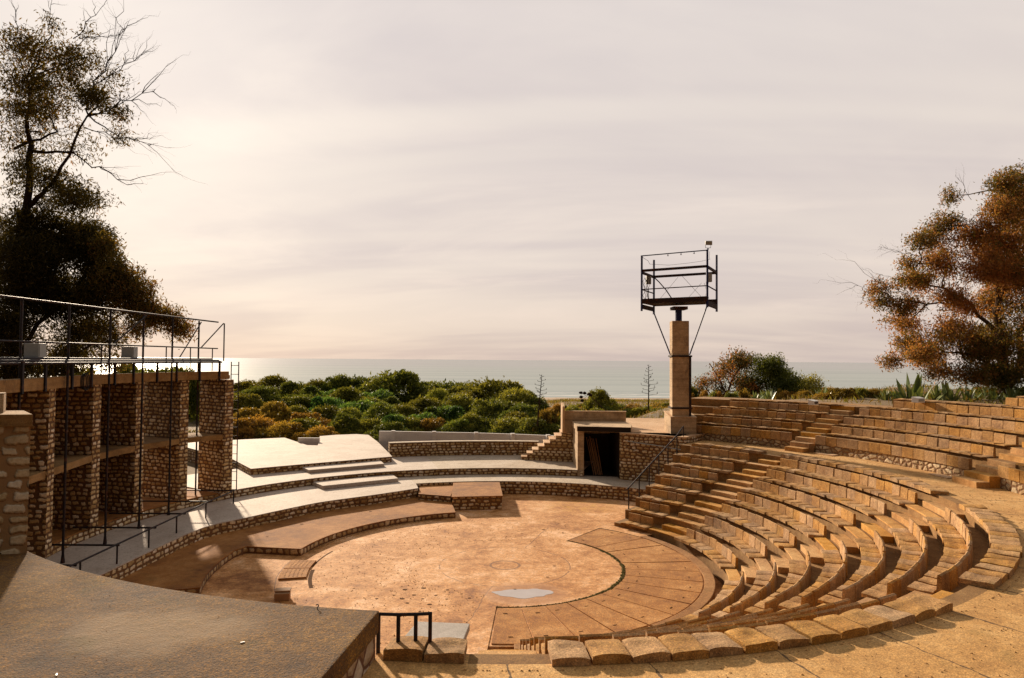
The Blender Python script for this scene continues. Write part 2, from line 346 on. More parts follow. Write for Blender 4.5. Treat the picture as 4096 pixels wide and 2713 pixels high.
def m_leaf(name, cols, trans=0.3, gloss=0.55):
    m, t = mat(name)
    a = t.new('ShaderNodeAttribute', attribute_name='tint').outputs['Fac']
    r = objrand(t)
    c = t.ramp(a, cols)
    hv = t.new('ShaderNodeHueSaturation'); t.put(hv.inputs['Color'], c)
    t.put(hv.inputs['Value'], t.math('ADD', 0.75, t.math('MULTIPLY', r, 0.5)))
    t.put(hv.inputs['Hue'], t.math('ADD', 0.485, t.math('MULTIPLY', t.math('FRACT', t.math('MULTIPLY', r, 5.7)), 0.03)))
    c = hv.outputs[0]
    t.put(t.p.inputs['Base Color'], c); t.p.inputs['Roughness'].default_value = gloss; t.p.inputs['Specular IOR Level'].default_value = 0.5 if gloss < 0.5 else 0.08
    tr = t.new('ShaderNodeBsdfTranslucent'); t.put(tr.inputs['Color'], t.mix(1.0, c, (1.9, 1.7, 0.8), 'MULTIPLY'))
    mx = t.new('ShaderNodeMixShader'); mx.inputs[0].default_value = trans
    t.l.new(t.p.outputs[0], mx.inputs[1]); t.l.new(tr.outputs[0], mx.inputs[2]); t.l.new(mx.outputs[0], t.o.inputs[0])
    return m
ML_dark = m_leaf('eucalyptus_leaf_dark', [(0.0, (0.022, 0.018, 0.006)), (0.3, (0.055, 0.045, 0.012)), (0.55, (0.10, 0.075, 0.020)), (0.8, (0.13, 0.075, 0.022)), (1.0, (0.17, 0.08, 0.024))], 0.42)
ML_rust = m_leaf('eucalyptus_leaf_rust', [(0.0, (0.045, 0.045, 0.014)), (0.3, (0.13, 0.10, 0.03)), (0.55, (0.26, 0.12, 0.05)), (1.0, (0.40, 0.16, 0.07))], 0.42)
ML_green = m_leaf('shrub_leaf_green', [(0.0, (0.045, 0.065, 0.016)), (0.5, (0.10, 0.125, 0.028)), (1.0, (0.20, 0.21, 0.042))], 0.3)
ML_olive = m_leaf('shrub_leaf_olive', [(0.0, (0.075, 0.08, 0.018)), (0.5, (0.16, 0.16, 0.032)), (1.0, (0.28, 0.26, 0.05))], 0.3)
ML_gold = m_leaf('shrub_leaf_gold', [(0.0, (0.09, 0.068, 0.018)), (0.5, (0.20, 0.135, 0.032)), (1.0, (0.31, 0.20, 0.045))], 0.3)
ML_blue = m_leaf('shrub_leaf_bluegreen', [(0.0, (0.03, 0.07, 0.025)), (0.5, (0.08, 0.155, 0.045)), (1.0, (0.17, 0.25, 0.06))], 0.34)
ML_dry = m_leaf('dry_grass_leaf', [(0.0, (0.11, 0.075, 0.028)), (0.5, (0.19, 0.125, 0.045)), (1.0, (0.27, 0.18, 0.07))], 0.3)
ML_agave = m_leaf('agave_leaf', [(0.0, (0.07, 0.11, 0.045)), (0.6, (0.16, 0.22, 0.085)), (1.0, (0.36, 0.36, 0.13))], 0.12, 0.4)
M_bark = m_simple('grey_brown_bark', (0.10, 0.065, 0.042), 0.9, var=0.5, scale=6)
M_barkd = m_simple('dark_bark', (0.035, 0.020, 0.014), 0.9, var=0.5, scale=6)
M_barkr = m_simple('reddish_bark', (0.22, 0.085, 0.04), 0.9, var=0.4, scale=6)

def m_ground():
    m, t = mat('dry_ground')
    pos = geopos(t)
    a = t.noise(pos, 0.12, 6, 0.65); b = t.noise(pos, 1.5, 6, 0.7)
    c = t.ramp(t.math('ADD', t.math('MULTIPLY', a, 0.5), t.math('MULTIPLY', b, 0.5)), [(0.36, (0.06, 0.05, 0.018)), (0.47, (0.13, 0.085, 0.035)), (0.6, (0.26, 0.17, 0.08))])
    z = t.sep(pos)[2]
    sand = t.smooth(t.math('ADD', z, t.math('MULTIPLY', t.math('SUBTRACT', a, 0.5), 2.0)), -2.9, -3.7)
    c = t.mix(sand, c, t.mix(b, (0.42, 0.29, 0.19), (0.62, 0.46, 0.33)))
    t.put(t.p.inputs['Base Color'], c); t.p.inputs['Roughness'].default_value = 0.95
    bump(t, b, 0.8, 0.08)
    return m
M_ground = m_ground()
def m_sea():
    m, t = mat('sea_water')
    pos = geopos(t)
    x, y, z = t.sep(pos)
    v1 = t.comb(t.math('MULTIPLY', x, 0.35), y)
    w1 = t.noise(v1, 0.22, 6, 0.62, 0.6); w2 = t.noise(v1, 0.03, 4, 0.6)
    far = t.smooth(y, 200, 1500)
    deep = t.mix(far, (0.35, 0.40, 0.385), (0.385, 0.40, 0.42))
    band = t.noise(t.comb(t.math('MULTIPLY', x, 0.002), t.math('MULTIPLY', y, 0.02)), 1.0, 5, 0.6)
    deep = t.mix(t.smooth(band, 0.4, 0.65), deep, t.mix(1.0, deep, (0.84, 0.86, 0.88), 'MULTIPLY'))
    # breaking surf in long lines parallel to the shore
    yy = t.math('ADD', y, t.math('MULTIPLY', t.math('SUBTRACT', t.noise(t.comb(t.math('MULTIPLY', x, 0.03), 0.0), 1.0, 3), 0.5), 10.0))
    foam = None
    for y0, wd in ((213, 2.2), (224, 1.1), (234, 0.8)):
        f = t.smooth(t.math('ABSOLUTE', t.math('SUBTRACT', yy, y0)), wd, wd * 0.3)
        f = t.math('MULTIPLY', f, t.smooth(t.noise(t.comb(t.math('MULTIPLY', x, 0.08), t.math('MULTIPLY', y, 0.5)), 1.0, 4), 0.42, 0.55))
        foam = f if foam is None else t.math('MAXIMUM', foam, f)
    c = t.mix(foam, deep, (0.85, 0.83, 0.80))
    df = t.new('ShaderNodeBsdfDiffuse'); t.put(df.inputs['Color'], c)
    gl = t.new('ShaderNodeBsdfGlossy'); gl.inputs['Roughness'].default_value = 0.22; gl.inputs['Color'].default_value = (0.9, 0.9, 0.9, 1)
    mxs = t.new('ShaderNodeMixShader'); t.put(mxs.inputs[0], t.smooth(foam, 0.0, 1.0, 0.28, 0.02))
    t.l.new(df.outputs[0], mxs.inputs[1]); t.l.new(gl.outputs[0], mxs.inputs[2]); t.l.new(mxs.outputs[0], t.o.inputs[0])
    t.put(t.p.inputs['Base Color'], c)
    t.p.inputs['IOR'].default_value = 1.33; t.p.inputs['Specular IOR Level'].default_value = 0.05
    b = t.new('ShaderNodeBump'); b.inputs['Strength'].default_value = 0.35; b.inputs['Distance'].default_value = 0.6
    t.put(b.inputs['Height'], t.math('ADD', w1, t.math('MULTIPLY', w2, 1.5))); t.l.new(b.outputs[0], df.inputs['Normal']); t.l.new(b.outputs[0], gl.inputs['Normal'])
    return m
M_sea = m_sea()
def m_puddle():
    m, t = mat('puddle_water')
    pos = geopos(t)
    t.put(t.p.inputs['Base Color'], t.mix(t.noise(pos, 3, 4), (0.36, 0.28, 0.22), (0.50, 0.43, 0.38))); t.p.inputs['Roughness'].default_value = 0.03  # pale base colour stands in for the weak sky reflection
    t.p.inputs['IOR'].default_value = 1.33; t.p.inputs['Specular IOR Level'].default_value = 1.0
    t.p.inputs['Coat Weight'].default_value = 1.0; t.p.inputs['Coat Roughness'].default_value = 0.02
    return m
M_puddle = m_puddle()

# ------------------------------------------------------------------ mesh helpers
def wloc(o):
    v = Vector((0, 0, 0))
    while o is not None: v += o.location; o = o.parent
    return v
class MB:
    def __init__(s): s.v = []; s.f = []; s.uv = []; s.mi = []
    def quad(s, pts, uvs=None, mi=0):
        b = len(s.v); s.v += [tuple(p) for p in pts]; s.f.append(tuple(range(b, b + len(pts))))
        s.uv += list(uvs) if uvs else [(p[0], p[1]) for p in pts]; s.mi.append(mi)
    def prism(s, pts, z0, z1, side=0, top=0, bottom=True):
        """vertical prism over a polygon given counter-clockwise; z1/z0 may be lists"""
        n = len(pts); Z1 = z1 if isinstance(z1, (list, tuple)) else [z1] * n; Z0 = z0 if isinstance(z0, (list, tuple)) else [z0] * n
        s.quad([(p[0], p[1], z) for p, z in zip(pts, Z1)], mi=top)
        if bottom: s.quad([(p[0], p[1], z) for p, z in list(zip(pts, Z0))[::-1]], mi=side)
        u = 0.0
        for i in range(n):
            j = (i + 1) % n; a, b = pts[i], pts[j]; L = math.hypot(b[0] - a[0], b[1] - a[1])
            s.quad([(a[0], a[1], Z0[i]), (b[0], b[1], Z0[j]), (b[0], b[1], Z1[j]), (a[0], a[1], Z1[i])],
                   [(u, Z0[i]), (u + L, Z0[j]), (u + L, Z1[j]), (u, Z1[i])], side)
            u += L
    def box(s, c, size, rz=0.0, mi=0):
        cx, cy, cz = c; sx, sy, sz = (v / 2 for v in size); ca, sa = math.cos(rz), math.sin(rz)
        pts = [(cx + ca * x - sa * y, cy + sa * x + ca * y) for x, y in ((-sx, -sy), (sx, -sy), (sx, sy), (-sx, sy))]
        s.prism(pts, cz - sz, cz + sz, mi, mi)
    def bar(s, p, q, w=0.05, n=4, w2=None, mi=0):
        p, q = Vector(p), Vector(q); d = q - p
        if d.length < 1e-6: return
        L = d.length; d.normalize(); a = d.orthogonal().normalized() if abs(d.z) < 0.95 else Vector((1, 0, 0))
        if abs(d.z) < 0.95: a = Vector((0, 0, 1)).cross(d).normalized()
        b = d.cross(a).normalized(); a = b.cross(d)
        w2 = w if w2 is None else w2; k = math.sqrt(2) if n == 4 else 1.0; off = math.pi / 4 if n == 4 else 0
        r0 = [p + (a * math.cos(off + 2 * math.pi * i / n) + b * math.sin(off + 2 * math.pi * i / n)) * w / 2 * k for i in range(n)]
        r1 = [q + (a * math.cos(off + 2 * math.pi * i / n) + b * math.sin(off + 2 * math.pi * i / n)) * w2 / 2 * k for i in range(n)]
        for i in range(n):
            j = (i + 1) % n; s.quad([r0[i], r0[j], r1[j], r1[i]], mi=mi)
        s.quad(r0[::-1], mi=mi); s.quad(r1, mi=mi)
    def path(s, pts, w=0.03, n=6, mi=0):
        for a, b in zip(pts[:-1], pts[1:]): s.bar(a, b, w, n, mi=mi)
    def sweep(s, prof, a0, a1, n, zcap=None, mis=None):
        """profile of (r,z) swept about the theatre centre from a0 to a1 degrees (a1>a0)"""
        rs = [0.0]
        for p, q in zip(prof[:-1], prof[1:]): rs.append(rs[-1] + math.hypot(q[0] - p[0], q[1] - p[1]))
        for i in range(n):
            A, B = R(a0 + (a1 - a0) * i / n), R(a0 + (a1 - a0) * (i + 1) / n)
            for k in range(len(prof) - 1):
                (r0, z0), (r1, z1) = prof[k], prof[k + 1]
                P = lambda r, z, a: (CX + r * math.cos(a), CY + r * math.sin(a), z)
                rm = max(r0, r1)
                vert = abs(r1 - r0) < 1e-6
                va, vb = (z0, z1) if vert else (rs[k], rs[k + 1])
                s.quad([P(r0, z0, A), P(r1, z1, A), P(r1, z1, B), P(r0, z0, B)][::-1],
                       [(rm * A, va), (rm * A, vb), (rm * B, vb), (rm * B, va)][::-1], mis[k] if mis else 0)
        if zcap is not None:
            for a, fl in ((R(a0), 1), (R(a1), -1)):
                pts = [(CX + r * math.cos(a), CY + r * math.sin(a), z) for r, z in prof]
                e = [(CX + prof[-1][0] * math.cos(a), CY + prof[-1][0] * math.sin(a), zcap), (CX + prof[0][0] * math.cos(a), CY + prof[0][0] * math.sin(a), zcap)]
                uvs = [(r, z) for r, z in prof] + [(prof[-1][0], zcap), (prof[0][0], zcap)]
                pts = pts + e
                if fl < 0: pts = pts[::-1]; uvs = uvs[::-1]
                s.quad(pts, uvs)
    def arcblock(s, r0, r1, z0, z1, a0, a1, n=6, mi=0, top=None):
        top = mi if top is None else top
        s.sweep([(r0, z0), (r0, z1), (r1, z1), (r1, z0), (r0, z0)], a0, a1, n, None, [mi, top, mi, mi])
        for a, fl in ((R(a0), 1), (R(a1), -1)):
            pts = [(CX + r * math.cos(a), CY + r * math.sin(a), z) for r, z in ((r0, z0), (r0, z1), (r1, z1), (r1, z0))]
            uvs = [(r0, z0), (r0, z1), (r1, z1), (r1, z0)]
            if fl > 0: s.quad(pts[::1], uvs, mi)
            else: s.quad(pts[::-1], uvs[::-1], mi)
    def build(s, name, mats, parent=None, smooth=False, bevel=0.0, merge=True, recenter=True):
        me = bpy.data.meshes.new(name)
        c = Vector((0, 0, 0))
        if recenter and s.v and parent is None:
            xs, ys, zs = zip(*s.v); c = Vector(((min(xs) + max(xs)) / 2, (min(ys) + max(ys)) / 2, min(zs)))
        me.from_pydata([(v[0] - c.x, v[1] - c.y, v[2] - c.z) for v in s.v], [], s.f)
        uvl = me.uv_layers.new(name='UVMap'); uvl.data.foreach_set('uv', np.array(s.uv, dtype=np.float32).ravel())
        me.polygons.foreach_set('material_index', np.array(s.mi, dtype=np.int32))
        mats = mats if isinstance(mats, (list, tuple)) else [mats]
        for m in mats: me.materials.append(m)
        if merge or bevel:
            bm = bmesh.new(); bm.from_mesh(me)
            bmesh.ops.remove_doubles(bm, verts=bm.verts, dist=0.0004)
            bmesh.ops.recalc_face_normals(bm, faces=bm.faces)
            if bevel:
                es = [e for e in bm.edges if len(e.link_faces) == 2 and e.calc_face_angle(0) > 0.6]
                bmesh.ops.bevel(bm, geom=es, offset=bevel, segments=2, affect='EDGES', profile=0.6)
            bm.to_mesh(me); bm.free()
        if smooth: me.polygons.foreach_set('use_smooth', [True] * len(me.polygons))
        me.update()
        o = bpy.data.objects.new(name, me); col.objects.link(o); o.location = c
        if parent is not None: o.parent = parent; o.location = -wloc(parent)
        return o
def tag(o, label=None, cat=None, group=None, kind=None):
    if label: o['label'] = label
    if cat: o['category'] = cat
    if group: o['group'] = group
    if kind: o['kind'] = kind
    return o
def thing(name, loc, label, cat, group=None):
    o = bpy.data.objects.new(name, None); o.empty_display_size = 0.2; col.objects.link(o); o.location = loc
    return tag(o, label, cat, group)
def struct(o): o['kind'] = 'structure'; return o
def pol(r, a, z=0.0): return (CX + r * math.cos(R(a)), CY + r * math.sin(R(a)), z)
def arcpts(r, a0, a1, n): return [pol(r, a0 + (a1 - a0) * i / n)[:2] for i in range(n + 1)]
ORD = ['first', 'second', 'third', 'fourth', 'fifth', 'sixth', 'seventh', 'eighth', 'ninth', 'tenth']

# ------------------------------------------------------------------ terrain and sea
def terrain_h(x, y):
    dx, dy = x - CX, y - CY; r = np.hypot(dx, dy); a = np.degrees(np.arctan2(dy, dx))
    def ss(v, a0, b0): t = np.clip((v - a0) / (b0 - a0), 0, 1); return t * t * (3 - 2 * t)
    H = 4.75 + (2.95 - 4.75) * ss(a, 46, 53) + (0.5 - 2.95) * ss(a, 66, 82)
    H = np.where(a < -60, 2.4, H); H = np.where(a > 150, 0.8, H); H = np.where(a < -150, 0.8, H)
    n = 0.25 * np.sin(x * 0.31 + 1.3) * np.cos(y * 0.27) + 0.15 * np.sin(x * 0.83) * np.sin(y * 0.71 + 0.5)
    out = H + n * ss(r, 24, 34)
    out = out + (-0.8 - out) * ss(y, 54, 76) * ss(a, 84, 90) + (1.2 - out) * ss(y, 56, 84) * (1 - ss(a, 84, 90))
    out = out + (-3.3 + 0.35 * n - out) * ss(y, 84, 185)
    out = out + (-9 - out) * ss(y, 188, 232)
    return np.where(r < 20.3, -1.4, out)
def terrain():
    xs = np.concatenate([np.linspace(-400, -60, 20)[:-1], np.linspace(-60, 70, 150), np.linspace(70, 450, 20)[1:]])
    ys = np.concatenate([np.linspace(-60, -5, 12)[:-1], np.linspace(-5, 75, 110), np.linspace(75, 235, 60)[1:]])
    X, Y = np.meshgrid(xs, ys); Z = terrain_h(X, Y)
    nx, ny = len(xs), len(ys)
    V = np.stack([X, Y, Z], -1).reshape(-1, 3).tolist()
    F = [(j * nx + i, j * nx + i + 1, (j + 1) * nx + i + 1, (j + 1) * nx + i) for j in range(ny - 1) for i in range(nx - 1)]
    me = bpy.data.meshes.new('ground'); me.from_pydata(V, [], F); me.materials.append(M_ground)
    me.polygons.foreach_set('use_smooth', [True] * len(F))
    o = bpy.data.objects.new('ground', me); col.objects.link(o); struct(o)
terrain()
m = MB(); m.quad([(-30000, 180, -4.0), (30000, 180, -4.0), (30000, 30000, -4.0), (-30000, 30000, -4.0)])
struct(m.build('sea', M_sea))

# ------------------------------------------------------------------ orchestra floor
m = MB()
def ring(m, r0, r1, a0, a1, z, n, mi=0): m.sweep([(r0, z), (r1, z)], a0, a1, n, None, [mi])
ring(m, 0.0, 3.96, -180, 180, 0.0, 72); ring(m, 3.96, 14.6, 53.8, 267, 0.0, 60)
ring(m, 3.96, 6.60, -93, 53.8, -0.02, 60)            # bed under the paving ring
ring(m, 6.60, 7.34, 36, 53.8, 0.0, 8); ring(m, 7.3, 12.5, 50.8, 53.8, 0.0, 2)
m.sweep([(6.60, -0.02), (6.60, -0.48), (7.35, -0.48)], -93, 36, 48)
floor = struct(m.build('orchestra_floor', M_orch))
HOLES = [(930, 2415), (985, 2390), (1110, 2412), (1160, 2392), (1245, 2412), (1312, 2394), (1400, 2413), (1525, 2384), (1580, 2407), (1420, 2360), (1250, 2352), (1130, 2436), (1285, 2443), (1190, 2474)]
holes_xy = [(-3.9, 20.3), (-3.45, 20.6), (-3.15, 20.3), (-2.85, 20.62), (-2.55, 20.3), (-2.2, 20.6), (-1.85, 20.3), (-1.45, 20.75), (-1.2, 20.4), (-1.9, 21.1), (-2.65, 21.25), (-3.2, 21.1), (-2.95, 19.95), (-2.3, 19.85), (-2.5, 19.3), (0.15, 21.2), (1.5, 23.6), (1.2, 22.4), (1.35, 28.6), (0.9, 26.0), (2.6, 33.2), (-8.5, 28.2), (-6.2, 30.6), (-9.2, 26.2)]
for i, (x, y) in enumerate(holes_xy):
    m = MB(); rr = 0.03 + 0.03 * rng.random(); pts = [(x + rr * (1.2 + 0.3 * rng.random()) * math.cos(k * math.pi / 5), y + rr * (0.8 + 0.4 * rng.random()) * math.sin(k * math.pi / 5)) for k in range(10)]
    z = 0.256 if (math.hypot(x - CX, y - CY) > 7.4 and x < -5) else 0.004
    m.quad([(p[0], p[1], z) for p in pts])
    m.build('drain_hole', M_hole, floor)

# paving ring: sector slabs with open joints
def paving():
    m = MB(); a0, a1, n = -92.6, 53.4, 15
    for i in range(n):
        A = a0 + (a1 - a0) * i / n + 0.22; B = a0 + (a1 - a0) * (i + 1) / n - 0.22
        m.arcblock(4.06, 6.50, -0.10, 0.012 + rng.uniform(-0.006, 0.006), A, B, 5)
    o = struct(m.build('orchestra_paving', M_pave))
    for i in range(n):                                   # lifting slots in the slabs
        A = R(a0 + (a1 - a0) * (i + 0.35) / n)
        for rr in (4.5, 6.1):
            mm = MB(); x, y = CX + rr * math.cos(A + rng.uniform(-.03, .03)), CY + rr * math.sin(A)
            mm.box((x, y, 0.0165), (0.12, 0.022, 0.008), A + math.pi / 2); mm.build('lifting_slot', M_hole, o)
    m = MB()
    for A, B in ((-87.5, -61.5), (-53.5, 36)):
        m.arcblock(6.55, 6.88, -0.48, 0.03, A, B, 40 if B > 0 else 14)
    tag(m.build('orchestra_kerb', M_rim, bevel=0.02), 'curved concrete kerb with a broken gap around the paving ring', 'kerb')
    # moss along the inner joint
    m = MB()
    for i in range(520):
        a = rng.uniform(-93, 53.5); w = 1.0 if -60 < a < 30 else 0.55
        r = 4.0 + rng.gauss(0, 0.028 * w); s_ = rng.uniform(0.025, 0.07) * w
        x, y, _ = pol(r, a); h = rng.uniform(0.008, 0.03); k = rng.uniform(0, 6.28)
        tri = [(x + s_ * math.cos(k + q * 1.2566), y + s_ * math.sin(k + q * 1.2566), 0.006) for q in range(5)]
        for q in range(5): m.quad([tri[q], tri[(q + 1) % 5], (x, y, h + 0.006)])
    tag(m.build('moss', M_moss, merge=False), 'green moss growing in the joint of the paving ring', 'moss', kind='stuff')
paving()
# puddle
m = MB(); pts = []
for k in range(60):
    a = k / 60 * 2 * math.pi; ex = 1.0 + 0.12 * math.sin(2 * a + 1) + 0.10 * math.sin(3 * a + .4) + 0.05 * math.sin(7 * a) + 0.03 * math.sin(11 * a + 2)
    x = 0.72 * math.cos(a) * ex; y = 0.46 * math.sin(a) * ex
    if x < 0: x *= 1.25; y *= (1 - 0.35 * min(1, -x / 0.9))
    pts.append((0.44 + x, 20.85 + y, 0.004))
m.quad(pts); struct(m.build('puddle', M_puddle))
# covered drain and pit on the left of the orchestra
m = MB()
m.sweep([(6.44, 0.0035), (6.50, 0.0035)], 166, 183, 12)
struct(m.build('drain_channel', M_hole))
g = thing('drain_cover', pol(6.95, 186, 0.0), 'perforated concrete drain covers beside the open pit in the orchestra floor', 'drain cover')
for A, B in ((178, 185.5), (186, 194)):
    m = MB(); m.arcblock(6.5, 7.35, 0.004, 0.055, A, B, 6)
    o = m.build('cover_slab', M_pave, g)
    for i in range(6):
        for j in range(5):
            x, y, _ = pol(6.65 + 0.13 * j, A + 0.9 + (B - A - 1.8) * i / 5); mm = MB(); mm.box((x, y, 0.0575), (0.035, 0.03, 0.004)); mm.build('perforation', M_hole, o)
m = MB(); m.box((-6.6, 20.15, 0.11), (0.42, 0.26, 0.20), 0.15); m.box((-6.63, 20.28, 0.24), (0.44, 0.30, 0.04), 0.18)
tag(m.build('wooden_box', M_wood, bevel=0.01), 'small reddish brown wooden box beside the drain pit in the orchestra', 'box')
m = MB(); m.sweep([(6.32, 0.003), (6.44, 0.003)], 186, 203, 12); struct(m.build('drain_pit', M_hole))

# ------------------------------------------------------------------ lower cavea
RK = [7.299 + 0.9261 * k for k in range(8)]; ZK = [0.149 + 0.3822 * k for k in range(8)]
Z8 = ZK[7]
prof = [(RK[0], -0.5)]
for k in range(8):
    prof.append((RK[k], ZK[k])); prof.append((RK[k + 1], ZK[k]) if k < 7 else (14.1, ZK[7]))
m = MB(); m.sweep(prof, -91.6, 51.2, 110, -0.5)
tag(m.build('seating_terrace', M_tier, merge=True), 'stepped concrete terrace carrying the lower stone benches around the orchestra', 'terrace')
# walkway between lower and upper seating, running on under the viewer
m = MB(); m.sweep([(14.1, Z8), (16.55, Z8)], -97, 51.2, 80); m.sweep([(16.55, Z8), (34.0, Z8)], -97, -24, 30)
m.sweep([(13.78, Z8), (14.1, Z8)], -97, -91.6, 4); m.sweep([(13.78, 0.0), (13.78, Z8)], -97, -91.6, 4)
m.sweep([(16.55, Z8), (23.0, Z8)], 51.2, 51.21, 1)
struct(m.build('walkway', M_walk))

def slab_mesh(m, r0, r1, z0, th, A, B, wav=1.0, nx=6, ny=5):
    """one cushion-shaped seat slab between angles A<B, front (inner) edge at r0"""
    j = [rng.uniform(-1, 1) for _ in range(8)]
    grid = []
    for iy in range(ny + 1):
        v = iy / ny; row = []
        for ix in range(nx + 1):
            u = ix / nx; a = A + (B - A) * u
            r = r0 + (r1 - r0) * v
            if v < 0.01: r += 0.018 * wav * math.sin(u * math.pi * 1.0 + j[0]) * 0.7 - 0.012
            dome = (0.012 * wav) * math.sin(math.pi * u) ** 0.8
            dish = -0.016 * math.sin(math.pi * v)
            edge = -0.014 * ((1 - min(1, v / 0.12)) ** 2 + (1 - min(1, (1 - v) / 0.12)) ** 2)
            eu = -0.013 * ((1 - min(1, u / 0.17)) ** 2 + (1 - min(1, (1 - u) / 0.17)) ** 2)
            z = z0 + th + dome * (0.55 + 0.45 * abs(2 * v - 1)) + dish + edge + eu + 0.011 * j[1] + 0.03 * j[2] * (u - .5) + 0.02 * j[4] * (v - .5) + 0.012 * math.sin(5 * u + 4 * v + 3 * j[5]) * j[6]
            row.append(pol(r + 0.016 * j[3], a, z))
        grid.append(row)
    for iy in range(ny):
        for ix in range(nx): m.quad([grid[iy][ix], grid[iy + 1][ix], grid[iy + 1][ix + 1], grid[iy][ix + 1]][::-1])
    bot = lambda p: (p[0], p[1], z0 + (0.02 if th < 0.1 else 0.004))
    for line in (grid[0][::-1], grid[-1], [g_[-1] for g_ in grid][::-1], [g_[0] for g_ in grid]):
        for p, q in zip(line[:-1], line[1:]): m.quad([bot(p), bot(q), q, p][::-1])
    m.quad([bot(grid[0][0]), bot(grid[0][-1]), bot(grid[-1][-1]), bot(grid[-1][0])])

def bench(label, r, z, A0, A1, ba0=None, ba1=None, back=True, group='stone benches of the lower seating', width=0.5, depth=0.46, th=0.085, backth=0.10, backh=0.42, miss=(), wav=1.0, base=None):
    """a curved bench: seat slabs and back slabs on one step; r is the riser radius, z the step top"""
    t = thing('stone_bench', pol(r + 0.2, (A0 + A1) / 2, z), label, 'bench', group)
    r0, r1 = r - 0.15, r - 0.15 + depth
    n = max(1, round(R(A1 - A0) * r / width)); da = (A1 - A0) / n; gap = math.degrees(0.018 / r)
    for i in range(n):
        if i in miss: continue
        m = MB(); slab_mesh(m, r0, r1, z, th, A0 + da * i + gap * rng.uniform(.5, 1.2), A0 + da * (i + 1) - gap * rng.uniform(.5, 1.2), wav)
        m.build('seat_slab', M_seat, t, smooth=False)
    if back:
        b0, b1 = (A0 if ba0 is None else ba0), (A1 if ba1 is None else ba1)
        n = max(1, round(R(b1 - b0) * r / (width * 0.98))); da = (b1 - b0) / n
        for i in range(n):
            a, b = b0 + da * i + gap * 0.75, b0 + da * (i + 1) - gap * 0.75
            m = MB(); h = backh + rng.uniform(-0.024, 0.018); k = rng.uniform(-0.004, 0.02)
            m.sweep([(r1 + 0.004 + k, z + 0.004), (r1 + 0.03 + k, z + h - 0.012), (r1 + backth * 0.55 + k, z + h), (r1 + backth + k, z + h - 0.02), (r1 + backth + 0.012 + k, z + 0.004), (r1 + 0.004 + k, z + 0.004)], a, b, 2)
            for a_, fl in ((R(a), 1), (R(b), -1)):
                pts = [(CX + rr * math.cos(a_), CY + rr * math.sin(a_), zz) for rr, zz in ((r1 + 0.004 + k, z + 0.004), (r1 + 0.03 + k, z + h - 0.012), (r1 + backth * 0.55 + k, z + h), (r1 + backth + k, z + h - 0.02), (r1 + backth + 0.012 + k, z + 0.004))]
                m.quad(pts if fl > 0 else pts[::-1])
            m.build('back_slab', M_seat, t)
    return t
def rowname(k): return 'topmost' if k == 7 else ORD[k]
WEDGES = {
 'far': (lambda k: 37.9 - 0.64 * k, lambda k: 50.3 - 0.12 * k),
 'mid': (lambda k: -7.77 + math.degrees(math.asin(0.167 / RK[k])), lambda k: 24.9 + 0.54 * k),
 'right': (lambda k: -51.27 + math.degrees(math.asin(0.258 / RK[k])), lambda k: -16.6 + 0.12 * k),
 'near': (lambda k: -87.0, lambda k: -53.6 - 0.52 * k)}
WL = {'far': ('in the far wedge beside the handrail', 'far end beside the handrail'),
      'mid': ('in the long middle wedge', 'long middle wedge'),
      'right': ('in the right wedge curving towards the viewer', 'right wedge'),
      'near': ('in the near wedge seen from behind', 'nearest wedge')}
for w, (fa, fb) in WEDGES.items():
    for k in range(8):
        A0, A1 = fa(k), fb(k)
        if k < 7: lab = '%s stone bench up from the orchestra, %s' % (ORD[k], WL[w][0])
        else: lab = 'topmost backless stone bench on the walkway edge %s' % WL[w][0]
        s0 = A0; s1 = A1
        if w == 'far': s1 = A1 - math.degrees((0.35 if k else 0.45) / RK[k]) * 0.6
        big = (k == 7)
        bench(lab, RK[k], ZK[k], s0, s1, A0 + (0.4 if w != 'near' else 0), A1 - (math.degrees(0.35 / RK[k]) if w == 'far' else 0.9), back=not big, depth=0.55 if big else 0.46, th=0.14 if big else 0.10, wav=0.95 if big else 0.8, width=0.55 if (big and w in ('near',)) else 0.5)
b = bench('short two-slab stone bench left of the nearest stairway, below the iron guard rail', RK[7], Z8, -96.45, -91.75, back=False, depth=0.47, th=0.16, wav=0.9, width=0.58)

def stair(label, fa, fb, kmax=7, side=0):
    t = thing('stone_stair', pol(10.5, (fa(3) + fb(3)) / 2, 0), label, 'stairs', 'stairways of the lower seating')
    for k in range(kmax):
        A0, A1 = fa(k), fb(k)
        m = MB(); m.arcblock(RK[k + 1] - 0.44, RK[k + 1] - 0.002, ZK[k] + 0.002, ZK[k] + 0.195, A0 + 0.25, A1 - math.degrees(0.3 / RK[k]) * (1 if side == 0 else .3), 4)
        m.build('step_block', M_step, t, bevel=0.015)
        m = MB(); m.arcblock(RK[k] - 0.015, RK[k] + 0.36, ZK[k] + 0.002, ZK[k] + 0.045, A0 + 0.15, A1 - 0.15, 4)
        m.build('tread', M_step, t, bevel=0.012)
stair('far stairway of low steps between the handrail wedge and the long middle benches', lambda k: WEDGES['mid'][1](k), lambda k: WEDGES['far'][0](k))
stair('right stairway with dark open step ends between the curving bench wedges', lambda k: WEDGES['right'][1](k), lambda k: WEDGES['mid'][0](k), side=1)
stair('stairway half hidden behind the benches in the near right', lambda k: WEDGES['near'][1](k), lambda k: WEDGES['right'][0](k), side=1)
stair('nearest stairway going down beside the two-slab bench', lambda k: -91.5, lambda k: -87.2, side=1)

